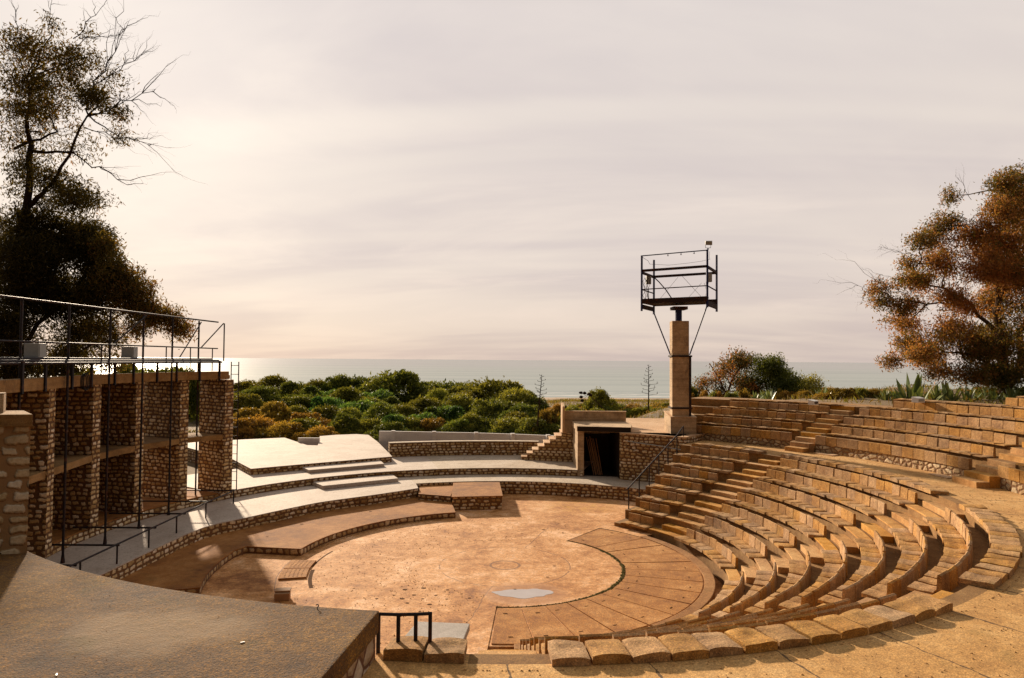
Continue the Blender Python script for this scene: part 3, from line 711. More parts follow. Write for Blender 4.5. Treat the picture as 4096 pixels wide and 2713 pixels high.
# ------------------------------------------------------------------ upper seating
UR = [17.10 + 0.855 * j for j in range(6)]; UZ = [3.63 + 0.40 * j for j in range(6)]
prof = [(16.62, Z8 - .3), (16.62, 3.22), (UR[0], 3.22)]
for j in range(4): prof += [(UR[j], UZ[j]), (UR[j + 1], UZ[j])]
prof += [(22.5, UZ[3] - 0.02), (22.5, -1)]
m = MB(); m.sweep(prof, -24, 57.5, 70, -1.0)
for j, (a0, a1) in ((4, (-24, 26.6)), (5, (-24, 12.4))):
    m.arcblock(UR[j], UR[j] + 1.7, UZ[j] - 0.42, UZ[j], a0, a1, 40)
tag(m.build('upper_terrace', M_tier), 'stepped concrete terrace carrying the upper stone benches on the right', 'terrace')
UW = {'far': ([53.2, 52.8, 51.5, 50.5], [34.6, 34.0, 33.3, 32.6]),
      'mid': ([29.6, 29.9, 29.6, 28.5, 26.2, 12.0], [3.0, 3.0, 3.0, 3.0, 3.0, 3.0]),
      'right': ([-2.4] * 6, [-23] * 6)}
UB = {'far': [52.5, 51.9, 50.0], 'mid': [29.6, 29.5, 28.8, 25.4, 12.4], 'right': [-2.6] * 5}
UL = {'far': 'left wedge beside the concrete column', 'mid': 'wide middle wedge', 'right': 'wedge at the right edge'}
for w in UW:
    hi, lo = UW[w]
    for j in range(len(hi)):
        bk = j < len(hi) - 1
        lab = ('%s upper stone bench above the walkway, in the %s' % (ORD[j], UL[w])) if bk else 'highest backless upper bench of the %s' % UL[w]
        bench(lab, UR[j], UZ[j], lo[j], hi[j], lo[j] + (0.2), UB[w][j] if bk else None, back=bk, group='stone benches of the upper seating', th=0.07, width=0.53, depth=0.44, backh=0.39, backth=0.11)
    # parapet in front: rubble base with a slab course
    t = thing('bench_parapet', pol(16.5, (hi[0] + lo[0]) / 2, Z8), {'far': 'low parapet of slabs on rubble in front of the far left upper benches', 'mid': 'long low parapet of slabs on pale rubble below the middle upper benches', 'right': 'low parapet of slabs on rubble at the right picture edge'}[w], 'parapet', 'slab parapets along the walkway')
    a0, a1 = lo[0] + 0.1, (53.4 if w == 'far' else hi[0] + 0.6)
    m = MB(); m.arcblock(16.53, 16.62, Z8 - 0.05, 3.215, a0, a1, 24); m.build('rubble_base', M_plinth, t)
    n = round(R(a1 - a0) * 16.5 / 0.55); da = (a1 - a0) / n
    for i in range(n):
        m = MB(); m.arcblock(16.48 + rng.uniform(-.008, .008), 16.61, 3.205, 3.60 + rng.uniform(-.012, .012), a0 + da * i + 0.02, a0 + da * (i + 1) - 0.02, 1); m.build('parapet_slab', M_seat, t, bevel=0.012)
def upstair(label, a0, a1, n, r0=15.75, z0=Z8, hand=None):
    t = thing('upper_stair', pol(r0 + 2, (a0 + a1) / 2, z0), label, 'stairs', 'stairways of the upper seating')
    for i in range(n):
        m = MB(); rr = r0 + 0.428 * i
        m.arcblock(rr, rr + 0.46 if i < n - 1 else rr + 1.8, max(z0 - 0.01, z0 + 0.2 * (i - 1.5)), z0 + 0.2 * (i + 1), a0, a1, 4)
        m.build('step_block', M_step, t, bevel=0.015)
upstair('pale stairway climbing from the walkway between the far and middle upper benches', 30.5, 34.1, 10)
upstair('stairway with two overhanging blocks at the right, beside the right edge benches', -2.0, 2.6, 11)
upstair('narrow dark stairway between the upper benches and the concrete column pedestal', 53.8, 56.8, 9, r0=16.3)
for (x, y, rz) in ((14.23, 31.16, 0.5), (15.89, 25.44, 0.1)):
    m = MB(); m.box((x, y, Z8 + 0.02), (0.42, 0.95, 0.036), rz); m.quad([(x-.1,y,Z8+.0385),(x+.1,y,Z8+.0385),(x+.1,y+.02,Z8+.0385),(x-.1,y+.02,Z8+.0385)])
    tag(m.build('cover_plate', M_plat, bevel=0.008), 'thin pale cover plate on the walkway near the %s upper stairway' % ('pale' if y > 30 else 'right-hand'), 'cover plate', 'cover plates on the walkway')
for (x, y, z, rz, lab) in ((18.23, 30.84, 5.22, 0.45, 'small white floodlight housing on the bench edge in front of the agaves'), (15.09, 34.41, 4.86, 0.7, 'small white floodlight housing with brown grille beside the pale upper stairway')):
    t = thing('floodlight', (x, y, z), lab, 'floodlight', 'white floodlights above the upper benches')
    m = MB(); m.prism([(x + math.cos(rz) * a - math.sin(rz) * b, y + math.sin(rz) * a + math.cos(rz) * b) for a, b in ((-.24, -.13), (.24, -.13), (.26, .16), (-.26, .16))], z, [z + .2, z + .2, z + .26, z + .26]); m.build('housing', M_lampbody, t, bevel=0.012)
    m = MB(); m.box((x + math.sin(rz) * .134, y - math.cos(rz) * .134, z + .11), (.36, .012, .11), rz); m.build('grille', M_dark if y > 32 else M_box, t)

# ------------------------------------------------------------------ stage terraces
def wall_strip(m, pts, z0, z1, th=0.3, side=0, top=0):
    """wall of thickness th behind (left of) an open polyline; front faces on the right-hand side"""
    off = []
    for i, p in enumerate(pts):
        a = pts[max(0, i - 1)]; b = pts[min(len(pts) - 1, i + 1)]
        d = Vector((b[0] - a[0], b[1] - a[1])).normalized(); off.append((p[0] - d.y * th, p[1] + d.x * th))
    m.prism(list(pts) + off[::-1], z0, z1, side, top)
Z1, Z2, ZP0, Z3 = 0.676, 1.03, 0.25, 1.36
# brown raised stage
p0 = arcpts(7.3, 108, 172.8, 26) + [pol(9.35, 172.6)[:2]] + arcpts(9.5, 176, 200, 8) + [pol(14.3, 200)[:2]] + arcpts(14.3, 198, 104, 24)
t = thing('low_stage', pol(9, 140, 0), 'low brown stage with a stone edge curving round the left of the orchestra', 'stage')
m = MB(); m.prism(p0, 0.002, ZP0 - 0.03, 0, 0)
m.build('stone_edge', M_low, t)
m = MB(); m.prism(p0, ZP0 - 0.03, ZP0, 0, 0); m.build('stage_floor', M_brown, t)
# block and low step in front of the first terrace
t = thing('stone_block', (-1.6, 34, 0), 'brown-topped stone block jutting into the orchestra from the first terrace', 'stone block')
m = MB(); pb = [(-2.72, 32.08), (-0.41, 32.42), (-0.62, 36.2), (-3.0, 36.2)]; m.prism(pb, 0.002, 0.60); m.build('stone_side', M_wall, t)
m = MB(); m.prism([(-2.75, 32.04), (-0.38, 32.38), (-0.60, 36.1), (-3.0, 36.1)], 0.60, 0.64); m.build('top_slab', M_brown, t)
m = MB(); m.prism([(-4.44, 33.25), (-2.86, 32.72), (-2.88, 36.2), (-4.7, 35.8)], 0.255, 0.53, 0, 1)
tag(m.build('stone_step', [M_wall, M_brown]), 'low rough stone step left of the brown-topped block', 'step')
# first terrace
p1l = [(-12.2, 17.6), (-11.9, 20.0), (-11.75, 22.8), (-11.45, 25.8), (-10.44, 27.5), (-9.56, 28.86), (-8.5, 30.35), (-7.4, 31.35), (-6.25, 32.3), (-5.3, 33.2), (-4.55, 33.95)]
def resample(pts, n):
    P = [Vector(p) for p in pts]; out = []
    for i in range(len(P) - 1):
        a, b, c, d = P[max(0, i - 1)], P[i], P[i + 1], P[min(len(P) - 1, i + 2)]
        for k in range(n):
            u = k / n; out.append(tuple(0.5 * ((2 * b) + (c - a) * u + (2 * a - 5 * b + 4 * c - d) * u * u + (3 * b - a - 3 * c + d) * u ** 3)))
    return out + [tuple(P[-1])]
p1l = resample(p1l, 3)
p1r = [pol(12.42, 112)[:2]] + arcpts(12.42, 110, 52.2, 24)
t = thing('first_terrace', pol(13.4, 110, 0), 'lowest whitewashed terrace with a rubble front wall, curving behind the stage', 'terrace')
front = p1l + p1r
m = MB()
wall_strip(m, p1l, ZP0, Z1 - 0.03, 0.35); wall_strip(m, p1r, 0.0, Z1 - 0.03, 0.35)
wall_strip(m, [p1l[-1], p1r[0]], 0.2, Z1 - 0.03, 0.3)
m.build('front_wall', M_wall, t)
m = MB(); m.prism(p1l + [pol(12.42, 112)[:2]] + [pol(15.6, 112)[:2]] + arcpts(15.6, 118, 205, 22), Z1 - 0.03, Z1); m.build('white_floor', M_white, t)
m = MB(); m.prism(p1r + [pol(15.9, 52.2)[:2]] + arcpts(15.9, 58, 111, 14) + [pol(15.6, 112)[:2]], Z1 - 0.032, Z1 - 0.002); m.build('worn_floor', M_pale, t)
# second terrace
t = thing('second_terrace', pol(15.5, 110, Z1), 'second whitewashed terrace one step above, with a rubble front wall', 'terrace')
m = MB(); f2 = arcpts(14.5, 203, 73.6, 46)
wall_strip(m, f2, Z1, Z2 - 0.03, 0.4); m.build('front_wall', M_wall, t)
m = MB(); m.prism(arcpts(14.49, 151.5, 105, 20) + arcpts(19.9, 105, 150, 14), Z2 - 0.03, Z2); m.build('white_floor', M_white, t)
m = MB(); m.prism(arcpts(14.49, 105, 73.6, 12) + arcpts(20.0, 73.6, 105, 12), Z2 - 0.031, Z2 - 0.001); m.build('worn_floor', M_pale, t)
m = MB(); m.prism(arcpts(14.5, 203, 151.5, 18) + arcpts(19.0, 151.5, 203, 12), Z2 - 0.03, Z2 + 0.002); m.build('dusty_floor', M_brown, t)
# white step blocks
for (q, z0, z1, lab) in (([(-9.05, 33.32), (-5.80, 35.58), (-6.30, 36.75), (-9.85, 34.4)], Z1, 0.865, 'lower white step block on the first terrace'),
                         ([(-10.48, 35.86), (-7.02, 38.22), (-7.5, 39.55), (-11.2, 36.95)], Z2, 1.205, 'upper white step block on the second terrace')):
    m = MB(); m.prism(q, z0 + 0.002, z1); tag(m.build('white_step', M_white, bevel=0.02), lab, 'step', 'white step blocks')
# white platform with two ramps
t = thing('white_platform', (-10, 41, Z2), 'broad white platform with a notch in its back edge', 'platform')
fr = [(-13.28, 35.23), (-11.3, 36.75), (-9.2, 38.3), (-6.92, 40.01)]
bk = [(-8.95, 46.55), (-10.6, 51.2), (-11.6, 51.6), (-13.0, 51.0), (-13.9, 50.1), (-12.54, 44.78), (-13.27, 44.87), (-16.1, 49.0), (-22.5, 45.5), (-15.4, 38.3)]
m = MB(); m.prism(fr + bk, Z2 - 0.9, Z3 - 0.03); m.build('front_wall', M_wall, t)
m = MB(); m.prism([(p[0] * 1.0 + .04, p[1] - .04) for p in fr] + bk, Z3 - 0.03, Z3); m.build('top', M_white, t)
# stone wall behind the second terrace and white boundary wall beyond
m = MB(); wall_strip(m, arcpts(19.65, 111.5, 84.5, 14), Z2, 1.86, 0.45); bw = MB()
t = thing('back_wall', pol(19.7, 96, Z2), 'long rubble wall at the back of the terraces, in front of the white boundary wall', 'wall')
m.build('rubble', M_wall, t); m = MB(); wall_strip(m, arcpts(19.63, 111.5, 84.5, 14), 1.86, 1.90, 0.5); m.build('coping', M_pale, t)
t = thing('boundary_wall', (-5, 46.5, 0.4), 'low whitewashed boundary wall with small piers in front of the green shrubs', 'wall')
bwp = [(-9.0, 46.95), (-8.0, 46.9), (-3.0, 46.4), (0.2, 45.7), (2.5, 45.0), (3.6, 44.4)]
m = MB(); wall_strip(m, bwp, 0.0, 2.08, 0.18); m.build('wall_panel', M_whitewall, t)
m = MB(); wall_strip(m, [(-14.3, 46.28), (-12.88, 46.32)], 1.0, 1.66, 0.18); m.build('wall_panel', M_whitewall, t)
for (x, y) in ((-8.0, 46.9), (-5.2, 46.65), (-2.35, 46.3), (0.1, 45.75), (2.4, 45.05)):
    m = MB(); m.box((x, y - 0.10, 1.06), (0.26, 0.32, 2.16), 0.12); m.build('wall_pier', M_whitewall, t, bevel=0.01)

# ------------------------------------------------------------------ doorway block, stair to the upper platform
ZU = 3.12
t = thing('entrance_block', (4.9, 39, Z1), 'dark doorway block with a flat concrete canopy beside the orchestra steps', 'entrance')
m = MB(); m.prism([(3.62, 37.62), (3.96, 37.60), (3.96, 40.45), (3.62, 40.45)], Z1, 3.14); m.build('left_jamb', M_conc, t, bevel=0.01)
m = MB(); m.prism([(3.56, 37.5), (6.42, 36.98), (6.75, 38.6), (6.7, 40.6), (3.56, 40.5)], 3.16, 3.42); m.prism([(3.58, 37.52), (6.40, 37.0), (6.40, 37.04), (3.58, 37.56)], 3.13, 3.16)
m.build('canopy_slab', [M_conc], t, bevel=0.012)
m = MB(); m.prism([(3.60, 37.47), (6.40, 36.955), (6.41, 36.985), (3.61, 37.50)], 3.15, 3.40); m.build('dark_fascia', M_nearblack, t)
m = MB(); m.prism([(3.96, 41.0), (6.3, 41.0), (6.3, 41.2), (3.96, 41.2)], Z1, 3.15); m.prism([(5.80, 37.2), (6.1, 37.2), (6.1, 41.1), (5.80, 41.1)], Z1, 3.15); m.prism([(3.8, 40.4), (3.96, 40.4), (3.96, 41.1), (3.8, 41.1)], Z1, 3.15); m.build('room_wall', M_nearblack, t)  # near-black walls paint in the dark of the enclosed room
m = MB(); m.prism([(3.96, 38), (5.8, 37.6), (5.8, 41.0), (3.96, 41.0)], Z1 + .002, Z1 + .01); m.build('room_floor', M_nearblack, t)  # dark sheet over the floor, painted as the room's shade
t = thing('pole_bundle', (4.6, 38.5, Z1), 'bundle of old wooden poles leaning inside the dark doorway', 'poles')
for i in range(7):
    m = MB(); x = 4.28 + 0.075 * i + rng.uniform(-.02, .02); m.bar((x + 0.30, 38.15 + rng.uniform(-.1, .15), Z1 + .012), (x + rng.uniform(-.05, .05), 38.9 + rng.uniform(-.1, .1), 2.62 + rng.uniform(-.1, .1)), 0.05, 7, 0.042); m.build('pole', M_wood, t, smooth=False)
# retaining wall right of the door
t = thing('retaining_wall', pol(14.7, 58, Z1), 'tall rubble retaining wall between the doorway and the handrail', 'wall')
m = MB(); wall_strip(m, [(5.80, 36.96)] + arcpts(14.45, 65.2, 51.3, 10) + [pol(16.4, 51.25)[:2]], 0.0, ZU - .03, 0.4); m.build('rubble', M_wall, t)
m = MB(); wall_strip(m, [(5.80, 36.95)] + arcpts(14.43, 65.2, 51.3, 10) + [pol(16.4, 51.25)[:2]], ZU - .03, ZU + 0.03, 0.45); m.build('coping', M_plat, t)
m = MB(); pts = [(5.86, 36.86, 2.75), (7.5, 35.72, 2.62), (9.3, 34.35, 2.45)]
for a in (pts,): m.path(a, 0.045, 8)
tag(m.build('wall_pipe', M_box), 'thin grey pipe fixed across the rubble retaining wall', 'pipe')
m = MB(); m.path([(5.80, 36.92, 3.1), (5.9, 36.8, 2.75), (6.3, 36.5, 2.35), (6.9, 36.05, 2.1), (7.4, 35.7, 1.95)], 0.022, 5)
tag(m.build('hanging_cable', M_cable), 'black cable sagging down the rubble wall from the doorway canopy', 'cable')
m = MB(); pu = [(6.1, 37.4)] + arcpts(14.85, 64.5, 51.3, 8) + [pol(17.2, 51.25)[:2], pol(17.2, 56)[:2], pol(22.5, 57)[:2], (10.5, 46.6), (6.3, 46.6)]
m.prism(pu, 2.4, ZU); struct(m.build('upper_platform', M_plat))
# stair wall left of the door
t = thing('stair_wall', (2.2, 41, Z2), 'rubble stair wall with eight pale treads climbing towards the doorway canopy', 'stairs')
x0, dx, zt = 0.62, 0.335, 1.24
for i in range(8):
    xa = x0 + dx * i; xb = 3.62 if i == 7 else xa + dx; z = zt + 0.218 * i
    ya = 41.32 - 0.27 * (xa - 0.6)
    m = MB(); m.prism([(xa, ya), (xb, 41.32 - 0.27 * (xb - .6)), (xb, 42.4), (xa, 42.4)], Z2, z - 0.06); m.build('rubble', M_wall, t)
    m = MB(); m.prism([(xa - .02, ya - .03), (xa + dx, ya - .12), (xa + dx, 42.42), (xa - .02, 42.42)], z - 0.06, z); m.build('tread', M_plat, t, bevel=0.01)
t = thing('roof_parapet', (4.8, 40.6, 2.8), 'brown concrete parapet standing behind the doorway canopy with a raised end post', 'parapet')
m = MB(); m.prism([(3.06, 40.62), (6.75, 40.62), (6.75, 40.85), (3.06, 40.85)], 2.7, 3.98); m.build('panel', M_conc, t, bevel=0.01)
m = MB(); m.prism([(3.03, 40.60), (6.78, 40.60), (6.78, 40.87), (3.03, 40.87)], 3.98, 4.01); m.build('coping', M_plat, t)
m = MB(); m.prism([(2.98, 40.3), (3.12, 40.3), (3.14, 41.6), (2.98, 41.6)], 2.75, [4.30, 4.30, 4.45, 4.45]); m.build('end_post', M_plat, t, bevel=0.01)
# side wall to the right of the stair head
# ------------------------------------------------------------------ hand rail at the left end of the benches
t = thing('handrail', pol(10.5, 50.5, 1.5), 'black iron handrail climbing the left end of the stone benches', 'handrail')
tops = []
for k in (1, 2, 3, 4, 5, 6):
    p = pol(RK[k] + 0.18, 50.75 - 0.03 * k, ZK[k]); q = (p[0], p[1], ZK[k] + 0.93); tops.append(q)
    m = MB(); m.bar(p, q, 0.055, 8); m.build('post', M_iron, t)
p = pol(14.62, 52.2, ZU); tops.append((p[0], p[1], ZU + 0.55)); m = MB(); m.bar(p, tops[-1], 0.055, 8); m.build('post', M_iron, t)
m = MB(); m.path([pol(RK[1] + 0.02, 50.9, ZK[1] + 0.86)] + tops, 0.06, 8); m.build('rail', M_iron, t)

# ------------------------------------------------------------------ lighting tower
t = thing('lighting_tower', (9.05, 36.95, ZU), 'tall square concrete column carrying an empty blue steel lighting frame', 'lighting tower')
m = MB(); m.prism([(8.42, 36.45), (9.75, 36.35), (9.85, 38.3), (8.5, 38.4)], ZU - .2, [4.02, 4.02, 4.2, 4.2]); m.build('pedestal', M_conc, t, bevel=0.015)
m = MB(); m.prism([(8.40, 36.43), (9.77, 36.33), (9.87, 38.32), (8.48, 38.42)], [4.02, 4.02, 4.2, 4.2], [4.05, 4.05, 4.23, 4.23]); m.build('pedestal_top', M_plat, t)
m = MB(); m.prism([(8.54, 36.62), (9.42, 36.55), (9.50, 37.45), (8.60, 37.5)], 4.05, 9.14)
column = m.build('column', M_conc, t, bevel=0.02)
m = MB(); m.prism([(9.425, 36.52), (9.53, 36.51), (9.56, 36.75), (9.43, 36.75)], 4.1, 7.3); m.build('side_channel', M_iron, t)
for z in (4.5, 7.26):
    m = MB(); m.prism([(8.49, 36.57), (9.57, 36.48), (9.60, 37.5), (8.53, 37.55)], z - 0.045, z + 0.045); m.build('clamp_band', M_iron, t)
m = MB(); m.bar((8.97, 37.0, 9.12), (8.97, 37.0, 9.85), 0.36, 12); m.build('steel_neck', M_blue, t, smooth=False)
def TP(x, z, y): return (x * y / 36.6, y, 7 + (z - 7) * y / 36.6)
yf, yb = 36.2, 37.7
A1, A2, B1, B2 = TP(6.90, 0, yf), TP(10.40, 0, yf), TP(7.55, 0, yb), TP(10.90, 0, yb)
tilt = lambda x: 0.065 * (x - 6.9)
m = MB()
for (c, top, bot) in ((A1, 12.56, 9.62), (A2, 12.90, 9.84), (B1, 12.55, 9.55), (B2, 12.85, 9.72)):
    m = MB(); m.bar((c[0], c[1], bot), (c[0], c[1], top), 0.10, 4); m.build('frame_post', M_blue, t)
def beam(name, p, q, za, zb, w, h, mt=M_rusty):
    m = MB(); d = Vector((q[0] - p[0], q[1] - p[1], 0)).normalized(); n_ = Vector((-d.y, d.x, 0)) * (w / 2)
    pts = [(p[0] - n_.x, p[1] - n_.y), (q[0] - n_.x, q[1] - n_.y), (q[0] + n_.x, q[1] + n_.y), (p[0] + n_.x, p[1] + n_.y)]
    m.prism(pts, [za - h / 2, zb - h / 2, zb - h / 2, za - h / 2], [za + h / 2, zb + h / 2, zb + h / 2, za + h / 2]); return m.build(name, mt, t)
beam('base_beam', A1, A2, 10.13, 10.30, 0.12, 0.26); beam('base_beam', B1, B2, 10.12, 10.28, 0.12, 0.26)
beam('base_beam', A1, B1, 9.86, 9.82, 0.10, 0.22); beam('base_beam', A2, B2, 10.05, 9.98, 0.10, 0.24)
m = MB(); m.prism([A1[:2], A2[:2], B2[:2], B1[:2]], [10.02, 10.19, 10.17, 10.01], [10.05, 10.22, 10.20, 10.04]); m.build('deck_plate', M_rusty, t)
beam('top_beam', A1, A2, 11.75, 12.02, 0.10, 0.13); beam('top_beam', B1, B2, 11.62, 11.86, 0.10, 0.13); beam('top_beam', A1, B1, 11.66, 11.6, 0.08, 0.13); beam('top_beam', A2, B2, 12.0, 11.88, 0.08, 0.14)
beam('mid_rail', A1, A2, 10.76, 10.99, 0.05, 0.05); beam('mid_rail', A1, B1, 10.76, 10.70, 0.05, 0.05); beam('mid_rail', A2, B2, 10.99, 10.87, 0.05, 0.05)
beam('lamp_bar', A1, A2, 12.54, 12.87, 0.05, 0.05, M_blue)
for u in (0.40, 0.60, 0.80):
    m = MB(); x = A1[0] + (A2[0] - A1[0]) * u; m.bar((x, yf, 12.50 + .33 * u), (x, yf, 12.42 + .33 * u), 0.04, 4); m.bar((x - .05, yf, 12.42 + .33 * u), (x + .05, yf, 12.42 + .33 * u), 0.02, 4); m.build('lamp_hook', M_blue, t)
for xa, za, xb, zb in ((7.55, 9.78, 8.52, 7.33), (10.48, 9.95, 9.55, 7.33)):
    m = MB(); m.bar((xa, 36.95, za), (xb, 36.95, zb), 0.07, 6); m.build('brace', M_blue, t)
m = MB(); m.box((8.97, 36.95, 9.83), (0.75, 0.9, 0.16)); m.build('neck_plate', M_rusty, t)
m = MB(); m.path([(7.75, yb - .1, 11.6), (8.05, yb, 11.35), (8.45, yb, 10.9), (8.85, yb, 10.3)], 0.06, 6); m.build('cable_loom', M_cable, t)
m = MB()
for a, b in (((8.0, 10.27), (9.1, 11.6)), ((9.35, 11.65), (10.42, 10.5)), ((9.6, 10.4), (10.4, 11.3)), ((10.55, 10.3), (10.85, 11.6)), ((10.85, 10.3), (10.55, 11.3))): m.bar((a[0], yb, a[1]), (b[0], yb, b[1]), 0.014, 4)
pts = [(A1[0], yf, 12.5), (7.3, 36.8, 12.35), (7.55, yb, 12.32), (8.6, yb, 12.27), (9.6, yb, 12.38), (10.4, yb, 12.5), (10.88, yb, 12.62)]
m.path(pts, 0.014, 4); m.path([(10.42, yf, 12.8), (10.6, 36.9, 12.62), (10.85, yb, 12.62)], 0.014, 4)
m.build('stay_wire', M_cable, t)
for x, y, z in ((7.38, 37.2, 11.38), (10.62, 37.0, 11.5)):
    m = MB(); m.box((x, y, z), (0.27, 0.16, 0.45), 0.2); m.build('junction_box', M_box, t, bevel=0.01)
m = MB()
for i in range(7):
    x = 7.12 + 0.05 * i; pp = [(x + rng.uniform(-.08, .08), 37.1, 11.5 - j * 0.19) for j in range(8)]; m.path(pp, 0.018, 4)
m.build('hanging_wires', M_cable, t)
t2 = thing('floodlight', (10.33, 36.2, 12.95), 'single floodlight standing on top of the steel lighting frame', 'floodlight')
m = MB(); m.prism([(10.17, 36.1), (10.50, 36.0), (10.58, 36.3), (10.22, 36.38)], [13.12, 13.10, 13.22, 13.24], [13.34, 13.32, 13.40, 13.40]); m.build('housing', M_box, t2, bevel=0.02)
m = MB(); m.prism([(10.20, 36.085), (10.485, 36.0), (10.488, 36.01), (10.203, 36.095)], 13.14, 13.31); m.build('lamp_glass', M_glass, t2)
m = MB(); m.path([(10.2, 36.2, 13.2), (10.2, 36.2, 13.0), (10.33, 36.2, 12.98), (10.47, 36.18, 13.0), (10.47, 36.18, 13.2)], 0.025, 5); m.bar((10.33, 36.2, 12.88), (10.33, 36.2, 12.99), 0.07, 6); m.build('yoke', M_blue, t2)

# ------------------------------------------------------------------ stage building: stone piers, floors, beams
PI_A = [204.5, 192.0, 178.3, 168.0, 158.3, 150.4]
t = thing('stage_building', pol(15.5, 175, Z2), 'two-storey open stage building of rubble piers with concrete floors and beams', 'stage building')
FR = [14.3, 13.95, 14.3, 14.5, 14.65, 14.25]
for a, fr_ in zip(PI_A, FR):
    m = MB(); d = Vector((math.cos(R(a)), math.sin(R(a)))); n_ = Vector((-d.y, d.x)) * 0.22; c0 = Vector((CX, CY))
    p, q = c0 + d * fr_, c0 + d * (fr_ + (1.75 if a < 155 else 2.1 if a < 160 else 2.5))
    pts = [tuple(p + n_), tuple(p - n_), tuple(q - n_), tuple(q + n_)][::-1]
    if (Vector(pts[1]) - Vector(pts[0])).cross(Vector(pts[2]) - Vector(pts[1])) < 0: pts = pts[::-1]
    m.prism(pts, Z2, 6.02); m.build('stone_pier', M_pier, t)
for i in range(len(PI_A) - 1):
    a, b = PI_A[i], PI_A[i + 1]; f0, f1 = FR[i] + 0.04, FR[i + 1] + 0.04
    pa, pb = pol(f0, a)[:2], pol(f1, b)[:2]; qb, qa = pol(f1 + (1.6 if i == 4 else 2.0 if i == 3 else 2.3), b)[:2], pol(f0 + (1.9 if i == 4 else 2.3), a)[:2]
    sh = lambda P, Q, k: (P[0] + (Q[0] - P[0]) * k, P[1] + (Q[1] - P[1]) * k)
    L = math.hypot(pb[0] - pa[0], pb[1] - pa[1]); k = 0.225 / L
    m = MB(); pts = [sh(pa, pb, k), sh(pb, pa, k), sh(qb, qa, k * .9), sh(qa, qb, k * .9)][::-1]
    m.prism(pts, 3.38, 3.60); m.build('floor_slab', M_beam, t)
    d = Vector((pb[0] - pa[0], pb[1] - pa[1])).normalized(); n_ = Vector((-d.y, d.x)) * 0.16
    ea, eb = Vector(pa) - d * (0.02 if i else 0.3), Vector(pb) + d * (0.02 if i < 4 else 0.25)
    if i == 4: eb = Vector(pb) - d * 0.10
    pts = [tuple(ea + n_), tuple(ea - n_), tuple(eb - n_), tuple(eb + n_)]
    if (Vector(pts[1]) - Vector(pts[0])).cross(Vector(pts[2]) - Vector(pts[1])) < 0: pts = pts[::-1]
    m = MB(); m.prism(pts, 6.03 + 0.004 * i, 6.38 + 0.003 * i); m.build('top_beam', M_beam, t, bevel=0.012)
    m = MB(); m.prism([sh(pa, pb, -.02), sh(pb, pa, -.02), qb, qa][::-1], 6.06, 6.22 + 0.002 * i); m.build('roof_slab', M_beam, t)  # roof slab added to darken the upper bays
    if i < 3:
        m = MB(); m.prism([sh(qa, qb, k), sh(qb, qa, k), pol(f1 + 2.46, b)[:2], pol(f0 + 2.46, a)[:2]][::-1], Z2, 6.04); m.build('shading_rear_wall', M_pier, t)  # back wall added to shade the inside of the bay
    # brackets under the catwalk posts
    for u in (0.28, 0.72):
        pz = Vector(pa).lerp(Vector(pb), u) + n_ * (-1.15 if (n_.x > 0) == (d.y < 0) else 1.15)
        m = MB(); m.bar((pz.x, pz.y, 5.98), (pz.x, pz.y, 6.86), 0.07, 4); m.build('bracket', M_iron, t)
t3 = thing('cable_coil', (-14.35, 22.3, 6.0), 'coil of black cable hanging on the concrete top beam', 'cable')
for q in range(3):
    m = MB(); m.path([(-14.02 + 0.03 * q, 22.55 + 0.17 * math.cos(k * .6283) + .03 * q, 6.18 + (0.25 + .02 * q) * math.sin(k * .6283)) for k in range(11)], 0.035, 5); m.build('loop', M_cable, t3)

# scaffold in front of the stage building
t = thing('scaffold', (-13.7, 25.5, Z1), 'tall black pipe scaffold with a railed catwalk in front of the stage building', 'scaffold')
SY = [19.2, 21.27, 23.46, 25.58, 27.77, 30.1]; SX = -13.72
for y in SY:
    m = MB(); m.bar((SX, y, Z1), (SX, y, 8.6), 0.075, 8); m.bar((SX, y, Z1), (SX, y, Z1 + .25), 0.13, 8, 0.08); m.build('upright', M_iron, t)
    m = MB(); m.bar((SX - 1.1, y, Z1 + 0.55), (-12.0, y, Z1 + 0.55), 0.06, 6); m.build('cross_bar', M_iron, t)
for z, w, x in ((6.86, 0.10, SX), (6.80, 0.075, SX + .14), (6.93, 0.09, SX - .3), (7.41, 0.055, SX), (8.60, 0.065, SX)):
    m = MB(); m.bar((x, 14.5, z), (x + (0.5 if z < 7.2 else 0.45), 31.0, z), w, 8); m.build('long_pipe', M_iron, t)
m = MB(); m.box((SX - .62, 23.5, 6.90), (0.55, 16, 0.05)); m.build('catwalk_board', M_iron, t)
m = MB(); m.bar((-13.0, 31.03, 6.85), (-13.0, 31.03, 8.55), 0.06, 8); m.build('upright', M_iron, t)
for y0, y1 in ((23.46, 25.58), (28.2, 30.1), (30.1, 31.0)):
    m = MB(); m.bar((SX + .1, y0, 7.0 if y0 > 28 and y0 < 30 else 7.42), (SX + (.7 if y0 > 30 else .1), y1, 8.55), 0.05, 6); m.build('brace', M_iron, t)
for y in (22.4, 26.6, 28.6, 30.7):
    m = MB(); m.bar((SX + .35, y, 6.4), (SX + .35, y, 7.41), 0.05, 6); m.build('guard_post', M_iron, t)
t = thing('floor_rail', (-12, 25, Z1), 'low black iron rail standing on the white terrace in front of the scaffold', 'railing')
FY = [17.6, 19.4, 21.2, 23.04, 24.93, 27.3, 30.0]
for y in FY:
    m = MB(); m.bar((-12.02, y, Z1), (-12.02, y, Z1 + .60), 0.06, 6); m.build('post', M_iron, t)
m = MB(); m.path([(-12.02, 16.5, Z1 + .60), (-12.02, 27.3, Z1 + .60), (-12.1, 30.0, Z1 + .52)], 0.06, 8); m.build('rail', M_iron, t)
t = thing('ladder', (-12.6, 31.3, Z2), 'narrow black steel ladder at the right end of the stage building', 'ladder')
